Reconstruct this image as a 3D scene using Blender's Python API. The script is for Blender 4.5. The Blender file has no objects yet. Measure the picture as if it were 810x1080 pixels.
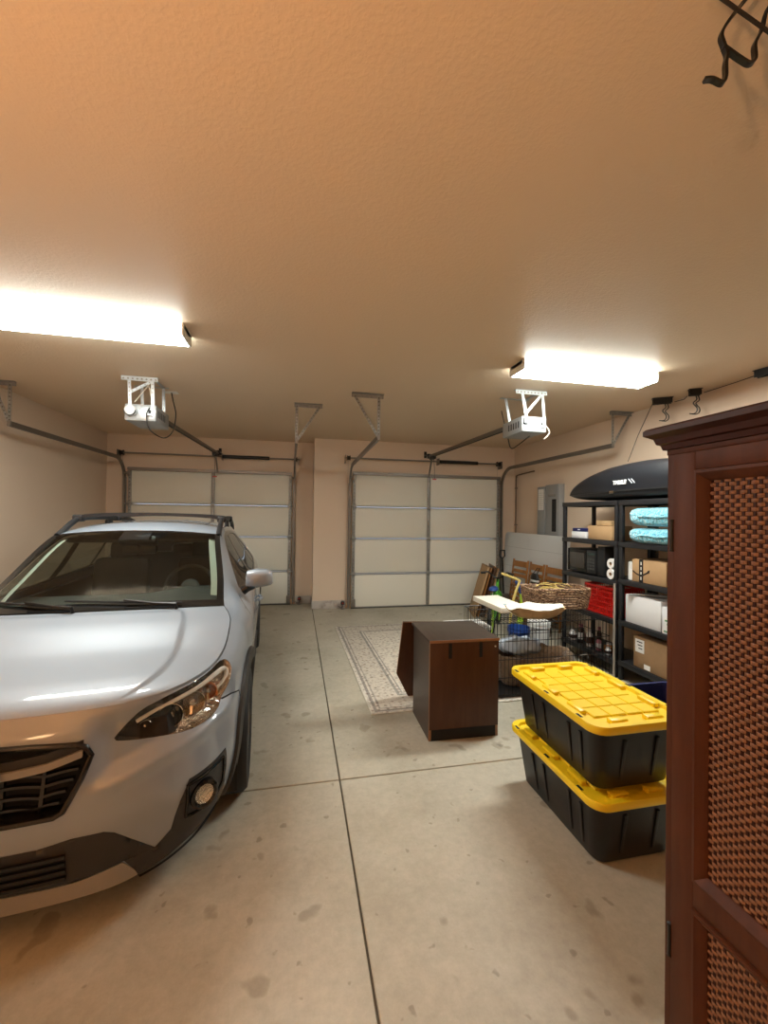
import bpy, bmesh, math, random, bisect
from mathutils import Vector, Matrix, Euler
from mathutils.geometry import delaunay_2d_cdt
PI = math.pi
rnd = random.Random(7)
scene = bpy.context.scene
COL = scene.collection

# ------------------------------------------------------------------ helpers
def tag(o, label=None, cat=None, group=None, kind=None):
    if label: o['label'] = label
    if cat: o['category'] = cat
    if group: o['group'] = group
    if kind: o['kind'] = kind
    return o
def thing(name, label, cat, loc=(0, 0, 0), rz=0, group=None, rot=None):
    o = bpy.data.objects.new(name, None); COL.objects.link(o)
    o.empty_display_size = .1; o.location = loc
    o.rotation_euler = rot if rot else (0, 0, rz)
    return tag(o, label, cat, group)
def dup(root, loc=None, rz=None, label=None, rot=None):
    r = root.copy(); COL.objects.link(r)
    if loc is not None: r.location = loc
    if rz is not None: r.rotation_euler = (0, 0, rz)
    if rot is not None: r.rotation_euler = rot
    if label: r['label'] = label
    for ch in list(root.children):
        c = ch.copy(); COL.objects.link(c); c.parent = r
        for g in list(ch.children):
            d = g.copy(); COL.objects.link(d); d.parent = c
    return r
def frame_of(d):
    d = Vector(d).normalized()
    up = Vector((0, 0, 1)) if abs(d.z) < .92 else Vector((1, 0, 0))
    x = d.cross(up).normalized(); y = d.cross(x).normalized()
    return x, y
class B:
    """collects shapes into one mesh"""
    def __init__(s): s.bm = bmesh.new(); s.mi = 0
    def _f(s, vs, smooth=True):
        try:
            f = s.bm.faces.new(vs); f.material_index = s.mi; f.smooth = smooth; return f
        except ValueError: return None
    def box(s, lo, hi, bev=0, seg=2, M=None):
        x0, y0, z0 = lo; x1, y1, z1 = hi
        co = [(x0,y0,z0),(x1,y0,z0),(x1,y1,z0),(x0,y1,z0),(x0,y0,z1),(x1,y0,z1),(x1,y1,z1),(x0,y1,z1)]
        vs = [s.bm.verts.new(M @ Vector(c) if M else c) for c in co]
        fs = [s._f([vs[i] for i in q]) for q in ((3,2,1,0),(4,5,6,7),(0,1,5,4),(1,2,6,5),(2,3,7,6),(3,0,4,7))]
        if bev > 0:
            es = list({e for f in fs for e in f.edges})
            r = bmesh.ops.bevel(s.bm, geom=es, offset=bev, segments=seg, profile=.5, affect='EDGES', clamp_overlap=True)
            for f in r['faces']: f.material_index = s.mi; f.smooth = True
        return s
    def cbox(s, c, size, bev=0, rot=None, seg=2):
        M = Matrix.Translation(c)
        if rot: M = M @ Euler(rot).to_matrix().to_4x4()
        h = [v/2 for v in size]
        return s.box((-h[0],-h[1],-h[2]), (h[0],h[1],h[2]), bev, seg, M)
    def bar(s, p0, p1, w, h, up=(0,0,1), bev=0):
        """square bar from p0 to p1, w wide and h tall (h along up)"""
        p0, p1 = Vector(p0), Vector(p1); d = (p1-p0); L = d.length; d.normalize()
        u = Vector(up); x = d.cross(u)
        if x.length < 1e-4: x = d.cross(Vector((1,0,0)))
        x.normalize(); u = x.cross(d).normalized()
        M = Matrix((( x.x, d.x, u.x, p0.x),(x.y, d.y, u.y, p0.y),(x.z, d.z, u.z, p0.z),(0,0,0,1)))
        return s.box((-w/2, 0, -h/2), (w/2, L, h/2), bev, 2, M)
    def tube(s, pts, r, n=8, closed=False, cap=True, rs=None):
        P = [Vector(p) for p in pts]; m = len(P); rings = []; px = None
        for i, p in enumerate(P):
            if closed: d = P[(i+1) % m]-P[i-1]
            else: d = P[min(i+1, m-1)]-P[max(i-1, 0)]
            d.normalize()
            if px is None: x, y = frame_of(d)
            else:
                x = (px-d*px.dot(d))
                if x.length < 1e-5: x, y = frame_of(d)
                x.normalize(); y = d.cross(x)
            px = x; rr = rs[i] if rs else r
            rings.append([s.bm.verts.new(p+(x*math.cos(2*PI*k/n)+y*math.sin(2*PI*k/n))*rr) for k in range(n)])
        for i in range(m if closed else m-1):
            a, b = rings[i], rings[(i+1) % m]
            for k in range(n): s._f([a[k], a[(k+1) % n], b[(k+1) % n], b[k]])
        if cap and not closed:
            s._f(list(reversed(rings[0]))); s._f(rings[-1])
        return s
    def cyl(s, p0, p1, r, n=16, r1=None): return s.tube([p0, p1], r, n, rs=[r, r if r1 is None else r1])
    def lathe(s, prof, c=(0,0,0), n=24, axis='z', M=None, cap=True):
        """prof: list of (radius, height)"""
        rings = []
        for r, h in prof:
            row = []
            for k in range(n):
                t = 2*PI*k/n; x, y = r*math.cos(t), r*math.sin(t)
                v = (x, y, h) if axis == 'z' else ((h, x, y) if axis == 'x' else (y, h, x))
                v = Vector(v)+Vector(c)
                row.append(s.bm.verts.new(M @ v if M else v))
            rings.append(row)
        for a, b in zip(rings, rings[1:]):
            for k in range(n): s._f([a[k], a[(k+1) % n], b[(k+1) % n], b[k]])
        if cap:
            if prof[0][0] > 1e-4: s._f(list(reversed(rings[0])))
            if prof[-1][0] > 1e-4: s._f(rings[-1])
        return s
    def prism(s, pts, t0, t1, M):
        """2-D outline pts in the local xy plane, extruded along local z from t0 to t1, placed by M"""
        a = [s.bm.verts.new(M @ Vector((x, y, t0))) for x, y in pts]
        b = [s.bm.verts.new(M @ Vector((x, y, t1))) for x, y in pts]
        n = len(pts)
        s._f(list(reversed(a)), False); s._f(b, False)
        for k in range(n): s._f([a[k], a[(k+1) % n], b[(k+1) % n], b[k]])
        return s
    def grid(s, rows):
        R = [[s.bm.verts.new(p) for p in r] for r in rows]
        for a, b in zip(R, R[1:]):
            for k in range(len(a)-1): s._f([a[k], a[k+1], b[k+1], b[k]])
        return R
    def out(s, name, mats, parent=None, ang=35, weld=True):
        if weld: bmesh.ops.remove_doubles(s.bm, verts=s.bm.verts, dist=1e-5)
        bmesh.ops.recalc_face_normals(s.bm, faces=s.bm.faces)
        me = bpy.data.meshes.new(name); s.bm.to_mesh(me); s.bm.free()
        for m in (mats if isinstance(mats, (list, tuple)) else [mats]): me.materials.append(m)
        me.set_sharp_from_angle(angle=math.radians(ang))
        o = bpy.data.objects.new(name, me); COL.objects.link(o)
        if parent: o.parent = parent
        return o
def structure(o): o['kind'] = 'structure'; return o
def frame_xyz(o, x, y, z):
    return Matrix(((x[0],y[0],z[0],o[0]),(x[1],y[1],z[1],o[1]),(x[2],y[2],z[2],o[2]),(0,0,0,1)))
def rrect(w, h, r, n=5, cx=0, cy=0):
    P = []
    for sx, sy, t0 in ((1,1,0),(-1,1,90),(-1,-1,180),(1,-1,270)):
        for k in range(n+1):
            t = math.radians(t0+90*k/n); P.append((cx+sx*(w/2-r)+r*math.cos(t), cy+sy*(h/2-r)+r*math.sin(t)))
    return P
def arc(c, r, t0, t1, n, f):
    return [f(c, r*math.cos(math.radians(t0+(t1-t0)*k/n)), r*math.sin(math.radians(t0+(t1-t0)*k/n))) for k in range(n+1)]
def lerp(a, b, t): return a+(b-a)*t
def vl(a, b, t): return tuple(x+(y-x)*t for x, y in zip(a, b))
def sm(x, a, b):
    t = min(max((x-a)/(b-a), 0), 1); return t*t*(3-2*t)

# ------------------------------------------------------------------ materials
def mat(name, col, rough=.5, metal=0, bump=None, var=None, spec=.5, coat=0, emis=None, aniso=None, sheen=0):
    """bump = (scale, strength, distance); var = (scale, second colour, sharpness low, high)"""
    m = bpy.data.materials.new(name); m.use_nodes = True
    nt = m.node_tree; bs = nt.nodes['Principled BSDF']
    bs.inputs['Base Color'].default_value = (*col, 1); bs.inputs['Roughness'].default_value = rough
    bs.inputs['Metallic'].default_value = metal; bs.inputs['Specular IOR Level'].default_value = spec
    if coat: bs.inputs['Coat Weight'].default_value = coat; bs.inputs['Coat Roughness'].default_value = .06
    if sheen: bs.inputs['Sheen Weight'].default_value = sheen
    tc = nt.nodes.new('ShaderNodeTexCoord')
    if var:
        nz = nt.nodes.new('ShaderNodeTexNoise'); nz.inputs['Scale'].default_value = var[0]; nz.inputs['Detail'].default_value = 6
        nz.inputs['Roughness'].default_value = .6
        rp = nt.nodes.new('ShaderNodeValToRGB'); rp.color_ramp.elements[0].position = var[2]; rp.color_ramp.elements[1].position = var[3]
        rp.color_ramp.elements[0].color = (*col, 1); rp.color_ramp.elements[1].color = (*var[1], 1)
        nt.links.new(tc.outputs['Object'], nz.inputs['Vector']); nt.links.new(nz.outputs['Fac'], rp.inputs['Fac'])
        nt.links.new(rp.outputs['Color'], bs.inputs['Base Color'])
    if bump:
        nz = nt.nodes.new('ShaderNodeTexNoise'); nz.inputs['Scale'].default_value = bump[0]; nz.inputs['Detail'].default_value = 4
        bp = nt.nodes.new('ShaderNodeBump'); bp.inputs['Strength'].default_value = bump[1]; bp.inputs['Distance'].default_value = bump[2]
        nt.links.new(tc.outputs['Object'], nz.inputs['Vector']); nt.links.new(nz.outputs['Fac'], bp.inputs['Height'])
        nt.links.new(bp.outputs['Normal'], bs.inputs['Normal'])
    if emis: bs.inputs['Emission Color'].default_value = (*emis[0], 1); bs.inputs['Emission Strength'].default_value = emis[1]
    return m
def glass(name, tint=(.9,.95,.93), rough=.0, refl=1.0):
    m = bpy.data.materials.new(name); m.use_nodes = True; nt = m.node_tree; nt.nodes.clear()
    o = nt.nodes.new('ShaderNodeOutputMaterial'); t = nt.nodes.new('ShaderNodeBsdfTransparent'); g = nt.nodes.new('ShaderNodeBsdfGlossy')
    t.inputs['Color'].default_value = (*tint, 1); g.inputs['Roughness'].default_value = rough
    fr = nt.nodes.new('ShaderNodeFresnel'); fr.inputs['IOR'].default_value = 1.5
    # keep the same reflectance whichever side of the pane is met
    ge = nt.nodes.new('ShaderNodeNewGeometry'); mm = nt.nodes.new('ShaderNodeMapRange')
    mm.inputs['To Min'].default_value = 1.5; mm.inputs['To Max'].default_value = 1/1.5
    nt.links.new(ge.outputs['Backfacing'], mm.inputs['Value']); nt.links.new(mm.outputs['Result'], fr.inputs['IOR'])
    mx = nt.nodes.new('ShaderNodeMixShader'); nt.links.new(fr.outputs[0], mx.inputs[0]); nt.links.new(t.outputs[0], mx.inputs[1]); nt.links.new(g.outputs[0], mx.inputs[2])
    nt.links.new(mx.outputs[0], o.inputs[0]); return m
def ramp_nodes(nt, noise_scale, stops, detail=6, rough=.6, coord='Object', scale=None):
    tc = nt.nodes.new('ShaderNodeTexCoord'); nz = nt.nodes.new('ShaderNodeTexNoise'); rp = nt.nodes.new('ShaderNodeValToRGB')
    nz.inputs['Scale'].default_value = noise_scale; nz.inputs['Detail'].default_value = detail; nz.inputs['Roughness'].default_value = rough
    src = tc.outputs[coord]
    if scale:
        mp = nt.nodes.new('ShaderNodeMapping'); mp.inputs['Scale'].default_value = scale; nt.links.new(src, mp.inputs['Vector']); src = mp.outputs[0]
    nt.links.new(src, nz.inputs['Vector']); nt.links.new(nz.outputs['Fac'], rp.inputs['Fac'])
    el = rp.color_ramp.elements
    while len(el) < len(stops): el.new(.5)
    for e, (p, c) in zip(el, stops): e.position = p; e.color = (*c, 1)
    return rp
def mixcol(nt, kind, fac, a, b):
    mx = nt.nodes.new('ShaderNodeMix'); mx.data_type = 'RGBA'; mx.blend_type = kind
    if isinstance(fac, (int, float)): mx.inputs[0].default_value = fac
    else: nt.links.new(fac, mx.inputs[0])
    nt.links.new(a, mx.inputs[6])
    if isinstance(b, tuple): mx.inputs[7].default_value = (*b, 1)
    else: nt.links.new(b, mx.inputs[7])
    return mx.outputs[2]
def concrete_mat():
    m = mat('concrete', (.40,.37,.30), .55); nt = m.node_tree; bs = nt.nodes['Principled BSDF']
    big = ramp_nodes(nt, 1.1, [(.3,(.36,.325,.25)),(.5,(.46,.43,.345)),(.72,(.53,.50,.415))], 8, .65)
    fine = ramp_nodes(nt, 22, [(.3,(.78,.78,.78)),(.62,(1,1,1))], 8, .75)
    c = mixcol(nt, 'MULTIPLY', .8, big.outputs[0], fine.outputs[0])
    # worn darker spots and scuffs
    spot = ramp_nodes(nt, 4.5, [(.0,(1,1,1)),(.655,(1,1,1)),(.685,(.66,.63,.58)),(.75,(.58,.55,.5))], 2.5, .45)
    c = mixcol(nt, 'MULTIPLY', .75, c, spot.outputs[0])
    spot2 = ramp_nodes(nt, 14, [(.0,(1,1,1)),(.69,(1,1,1)),(.72,(.6,.58,.54)),(.8,(.5,.48,.45))], 2, .4)
    c = mixcol(nt, 'MULTIPLY', .7, c, spot2.outputs[0])
    nt.links.new(c, bs.inputs['Base Color'])
    tc = nt.nodes.new('ShaderNodeTexCoord'); nz = nt.nodes.new('ShaderNodeTexNoise'); nz.inputs['Scale'].default_value = 60; nz.inputs['Detail'].default_value = 5
    bp = nt.nodes.new('ShaderNodeBump'); bp.inputs['Strength'].default_value = .25; bp.inputs['Distance'].default_value = .004
    nt.links.new(tc.outputs['Object'], nz.inputs['Vector']); nt.links.new(nz.outputs['Fac'], bp.inputs['Height']); nt.links.new(bp.outputs[0], bs.inputs['Normal'])
    return m
def plaster_mat(name, col, rough, scale, strength, dist):
    m = mat(name, col, rough); nt = m.node_tree; bs = nt.nodes['Principled BSDF']
    tc = nt.nodes.new('ShaderNodeTexCoord'); nz = nt.nodes.new('ShaderNodeTexNoise'); nz.inputs['Scale'].default_value = scale; nz.inputs['Detail'].default_value = 3
    rp = nt.nodes.new('ShaderNodeValToRGB'); rp.color_ramp.elements[0].position = .42; rp.color_ramp.elements[1].position = .62
    bp = nt.nodes.new('ShaderNodeBump'); bp.inputs['Strength'].default_value = strength; bp.inputs['Distance'].default_value = dist
    nt.links.new(tc.outputs['Object'], nz.inputs['Vector']); nt.links.new(nz.outputs['Fac'], rp.inputs['Fac'])
    nt.links.new(rp.outputs['Color'], bp.inputs['Height']); nt.links.new(bp.outputs[0], bs.inputs['Normal'])
    return m
def wood_mat(name, c1, c2, rough=.4, scale=(1,1,1), nscale=6, coat=0):
    m = mat(name, c1, rough, coat=coat, spec=.25); nt = m.node_tree; bs = nt.nodes['Principled BSDF']
    r = ramp_nodes(nt, nscale, [(.3,c1),(.7,c2)], 6, .65, 'Object', scale)
    nt.links.new(r.outputs[0], bs.inputs['Base Color']); return m
M = {}
M['concrete'] = concrete_mat()
M['joint'] = mat('joint', (.10,.085,.06), .9)
M['ceiling'] = plaster_mat('ceiling paint', (.72,.555,.39), .48, 62, .13, .006)
M['wall'] = plaster_mat('wall paint', (.75,.60,.46), .6, 110, .2, .003)
M['stem'] = mat('stem wall', (.55,.50,.45), .8, bump=(40,.4,.01), var=(6,(.30,.24,.2),.5,.68))
M['door'] = mat('door panel', (.80,.785,.69), .5, bump=(300,.06,.001))
M['galv'] = mat('galvanised steel', (.36,.355,.335), .5, .7, var=(30,(.26,.255,.24),.35,.65))
M['galv_dark'] = mat('aged steel', (.24,.215,.19), .45, .8)
M['zinc'] = mat('bright zinc strap', (.50,.54,.56), .4, .6)
M['rail'] = mat('door rail', (.27,.265,.25), .6, .2)
M['motor'] = mat('motor housing', (.36,.38,.39), .4, .3, var=(40,(.35,.37,.38),.5,.75))
M['black'] = mat('black plastic', (.012,.012,.013), .45)
M['black_matte'] = mat('matte black', (.008,.008,.008), .8)
M['black_steel'] = mat('black steel', (.015,.014,.013), .35, .3)
M['rubber'] = mat('rubber', (.012,.012,.012), .7, bump=(120,.1,.002))
M['white'] = mat('white', (.82,.82,.80), .5)
M['white_metal'] = mat('white metal', (.80,.79,.75), .35)
M['tube'] = mat('lit diffuser', (.95,.95,.95), .4, emis=((.97,1.0,.94), 27.0))
M['tube_side'] = mat('lit diffuser side', (.95,.95,.95), .4, emis=((.93,1.0,.96), 7.0))
M['cord'] = mat('cord', (.02,.015,.012), .6)
M['cord_white'] = mat('pale cord', (.75,.68,.58), .6)
# ------------------------------------------------------------------ the room
XL, XR, YB, YL, YR, ZC = -3.17, 4.13, 7.29, 7.79, -1.7, 2.99
PX = .285                                  # face of the pier between the two doors
b = B()
xs, ys = [(-3.4, PX-.005), (PX+.005, 4.4)], [(-1.9, 2.566), (2.576, 5.10), (5.107, 8.0)]
for x0, x1 in xs:
    for y0, y1 in ys: b.box((x0, y0, -.12), (x1, y1, 0), .003, 1)
b.mi = 1; b.box((-3.4, -1.9, -.16), (4.4, 8.0, -.011))
structure(b.out('floor', [M['concrete'], M['joint']]))
b = B(); b.box((-3.4, -1.9, ZC), (4.4, 8.0, ZC+.12)); structure(b.out('ceiling', M['ceiling']))
b = B(); b.box((XL-.12, YR-.12, 0), (XL, YL+.12, ZC)); structure(b.out('wall_left', M['wall']))
b = B(); b.box((XR, YR-.12, 0), (XR+.12, YL+.12, ZC)); structure(b.out('wall_right', M['wall']))
b = B(); b.box((XL, YR-.12, 0), (XR, YR, ZC)); structure(b.out('wall_rear', M['wall']))
def back_wall(name, x0, x1, y0, y1, ox0, ox1, oz):
    b = B(); b.box((x0, y0, 0), (ox0, y1, ZC)); b.box((ox1, y0, 0), (x1, y1, ZC)); b.box((ox0, y0, oz), (ox1, y1, ZC))
    structure(b.out(name, M['wall']))
back_wall('wall_back', PX, XR, YB, YB+.14, 1.02, 3.71, 2.36)
back_wall('wall_recess', XL, PX, YL, YL+.14, -2.75, -.17, 2.36)
b = B(); b.box((PX, YB+.14, 0), (PX+.12, YL+.14, ZC)); structure(b.out('wall_pier', M['wall']))
# bare concrete stem wall showing under the plaster
b = B(); b.box((PX-.012, YB-.014, 0), (.86, YB-.0005, .145), .005); b.box((PX-.014, YB-.014, 0), (PX-.0005, YL-.001, .145), .005)
structure(b.out('trim_1', M['stem']))
b = B(); b.box((-.02, YL-.014, 0), (PX-.016, YL-.0005, .145), .004); structure(b.out('trim_2', M['stem']))

# ------------------------------------------------------------------ sectional garage doors (structure)
def garage_door(name, x0, x1, yw):
    """sectional door closed in front of wall face yw"""
    root = thing(name, None, None, ((x0+x1)/2, yw, 0)); structure(root)
    w = (x1-x0)/2; y0, y1 = -.062, -.012
    seams = [.012, .612, 1.238, 1.80, 2.42]
    for z0, z1 in zip(seams, seams[1:]):
        b = B(); b.box((-w, y0+.012, z0+.004), (w, y1, z1-.004), .004)
        # raised cream insulation panels between the steel stiles
        for a0, a1 in ((-w+.05, -.035), (.035, w-.05)): b.box((a0, y0+.004, z0+.03), (a1, y0+.02, z1-.03), .006)
        s = b.out('door_section', M['door'], root)
        b = B()
        for zz, d in ((z0, 1), (z1, -1)): b.box((-w+.01, y0, zz+d*.004 if d > 0 else zz-.017), (w-.01, y0+.012, zz+.017 if d > 0 else zz-.004))
        b.out('section_rail', M['rail'], s)
        for xc, ww in ((-w+.028, .05), (0, .055), (w-.028, .05)):
            b = B(); b.box((xc-ww/2, y0-.012, z0+.006), (xc+ww/2, y0+.006, z1-.006), .003)
            if abs(xc) > .1:
                b.mi = 1
                for k in range(9):
                    zz = z0+.05+(z1-z0-.1)*k/8; b.cyl((xc, y0-.0125, zz), (xc, y0-.011, zz), .009, 8)
            b.out('stile', [M['galv'], M['joint']], s)
    for z in seams[1:-1]:
        for xc in (-w+.03, 0, w-.03):
            b = B(); b.box((xc-.03, y0-.022, z-.045), (xc+.03, y0-.012, z+.045), .003); b.cyl((xc-.035, y0-.026, z), (xc+.035, y0-.026, z), .008, 8)
            if abs(xc) > .1: b.cyl((xc+math.copysign(.02, xc), y0-.03, z), (xc+math.copysign(.075, xc), y0-.03, z), .012, 10)
            b.out('hinge', M['galv'], root)
    b = B(); b.box((-w, y0-.055, 2.365), (w, y0-.003, 2.372)); b.box((-w, y0-.055, 2.372), (w, y0-.049, 2.412)); b.box((-w, y0-.02, 2.408), (w, y0, 2.42))
    b.out('top_strut', M['galv_dark'], root)
    for sx in (-1, 1):
        b = B(); b.box((sx*w-.045*(sx > 0), y0-.05, 2.27), (sx*w+.045*(sx < 0), y0-.012, 2.36), .004); b.cyl((sx*w-sx*.02, y0-.03, 2.32), (sx*w+sx*.045, y0-.03, 2.32), .02, 12)
        b.out('top_roller_bracket', M['galv_dark'], root)
        b = B(); b.box((sx*w-.07*(sx > 0), y0-.03, .02), (sx*w+.07*(sx < 0), y0-.012, .17), .004); b.out('bottom_bracket', M['galv_dark'], root)
    b = B(); b.box((-w, -.06, .0), (w, -.014, .014), .004); b.out('bottom_seal', M['rubber'], root)
    return root
garage_door('door_1', .955, 3.775, YB)
garage_door('door_2', -2.815, -.10, YL)

# ------------------------------------------------------------------ door tracks, hangers, torsion bars
def sweep(b, path, w, h, side=(1, 0, 0)):
    """open C-channel: flat rectangular section, w along side, h across"""
    P = [Vector(p) for p in path]; sd = Vector(side); rings = []
    for i, p in enumerate(P):
        d = (P[min(i+1, len(P)-1)]-P[max(i-1, 0)]).normalized(); n = sd.cross(d).normalized()
        rings.append([b.bm.verts.new(p+sd*(sx*w/2)+n*(sz*h/2)) for sx, sz in ((-1,-1),(1,-1),(1,1),(-1,1))])
    for r0, r1 in zip(rings, rings[1:]):
        for k in range(4): b._f([r0[k], r0[(k+1) % 4], r1[(k+1) % 4], r1[k]], True)
    b._f(rings[0][::-1]); b._f(rings[-1])
def strap(b, p0, p1, w, up, holes=True, mi2=1):
    """flat perforated strap from p0 to p1; the holes are dark discs set into both faces"""
    b.mi = 0; b.bar(p0, p1, w, .004, up)
    if holes:
        p0, p1 = Vector(p0), Vector(p1); u = Vector(up); d = (p1-p0); L = d.length; d.normalize()
        u = (u-d*u.dot(d)).normalized(); n = max(int(L/.038), 1); b.mi = mi2
        for k in range(n):
            c = p0+d*(L*(k+.5)/n); b.cyl(c-u*.0026, c+u*.0026, w*.24, 8)
        b.mi = 0
def track(label, x, xe, yw, yend, zt, hang, group):
    """vertical rail beside the door, bend, horizontal rail to (xe, yend, zt), and the ceiling hanger there; hang = (x0, x1) of the ceiling iron"""
    root = thing('garage_door_track', label, 'door track', (x, yw-.075, 0), group=group)
    def L(X, Y, Z): return (X-x, Y-(yw-.075), Z)
    b = B(); sweep(b, [L(x, yw-.075, .02), L(x, yw-.075, zt-.34)], .028, .055, (1, 0, 0))
    b.out('vertical_rail', M['galv_dark'], root)
    b = B(); R = .34
    pts = [L(x, yw-.075-R+R*math.cos(t), zt-R+R*math.sin(t)) for t in [PI/2*k/10 for k in range(11)]]
    yb = yw-.075-R
    pts += [L(lerp(x, xe, (yb-y)/(yb-yend)), y, zt) for y in (lerp(yb, yend, .5), yend)]
    sweep(b, pts, .028, .055); b.out('horizontal_rail', M['galv_dark'], root)
    b = B()
    b.bar(L(x, yw-.05, .1), L(x, yw-.05, zt-.3), .05, .004, (0, 1, 0))
    b.mi = 1
    sx = 1 if x > (hang[0]+hang[1])/2 else -1
    for k in range(24):
        zz = .16+k*.085
        if zz < zt-.35: b.cyl(L(x, yw-.055, zz), L(x, yw-.051, zz), .011, 8)
    b.out('wall_angle', [M['galv'], M['joint']], root)
    b = B(); b.bar(L(hang[0], yend, ZC-.004), L(hang[1], yend, ZC-.004), .045, .006); b.bar(L(hang[0], yend+.02, ZC-.025), L(hang[1], yend+.02, ZC-.025), .004, .04)
    xi = min(max(xe, hang[0]+.02), hang[1]-.02); far = hang[0]+.03 if abs(hang[0]-xe) > abs(hang[1]-xe) else hang[1]-.03
    strap(b, L(xi, yend+.012, ZC-.02), L(xe, yend+.012, zt-.02), .034, (0, 1, 0)); strap(b, L(far, yend+.016, ZC-.02), L(xe, yend+.016, zt), .03, (0, 1, 0))
    b.out('hanger_bracket', [M['galv'], M['joint']], root)
    return root
G = 'garage door tracks'
track('bent steel door track on the left wall side of the garage door behind the car', -2.87, -2.93, YL, 4.95, 2.55, (-3.12, -2.88), G)
track('steel door track hanging at the pier side of the garage door behind the car', -.055, -.02, YL, 5.04, 2.53, (-.05, .285), G)
track('steel door track on the pier side of the uncovered garage door', .905, .87, YB, 4.45, 2.51, (.566, .922), G)
track('steel door track running above the breaker panel along the right wall', 3.82, 3.84, YB, 4.41, 2.56, (3.80, 4.12), G)
def torsion(label, x0, x1, yw, z, s0, s1, group):
    root = thing('torsion_spring_bar', label, 'spring bar', ((x0+x1)/2, yw-.12, z), group=group); c = (x0+x1)/2
    b = B(); b.cyl((x0-c, 0, 0), (x1-c, 0, 0), .014, 12); b.out('shaft', M['galv_dark'], root)
    b = B(); b.lathe([(.012, s0-c), (.03, s0-c)] + [(.030+.004*(k % 2), lerp(s0, s1, (k+.5)/60)-c) for k in range(60)] + [(.03, s1-c), (.012, s1-c)], (0, 0, 0), 14, 'x'); b.out('spring', M['black_steel'], root)
    for xx, d in ((x0+.07, 1), (x1-.07, -1)):
        b = B(); b.lathe([(.015, -.03), (.045, -.03), (.045, -.024), (.036, -.015), (.036, .015), (.045, .024), (.045, .03), (.015, .03)], (xx-c, 0, 0), 18, 'x'); b.out('cable_drum', M['black_steel'], root)
        b = B(); b.box((xx-c-d*.055-.003, -.05, -.09), (xx-c-d*.055+.003, .118, .05), .001); b.out('end_bracket', M['galv_dark'], root)
        b = B(); b.tube([(xx-c, .045, 0), (xx-c-d*.02, .06, -z+.15)], .002, 5); b.out('lift_cable', M['galv_dark'], root)
    b = B(); b.box((s0-c-.012, -.03, -.06), (s0-c-.004, .118, .06), .002); b.out('center_bracket', M['galv_dark'], root)
torsion('dark spring bar across the wall above the uncovered garage door', .80, 3.79, YB, 2.655, 2.54, 3.30, 'torsion bars over the doors')
torsion('dark spring bar across the wall above the garage door behind the car', -2.97, .03, YL, 2.655, -1.30, -.50, 'torsion bars over the doors')

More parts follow.
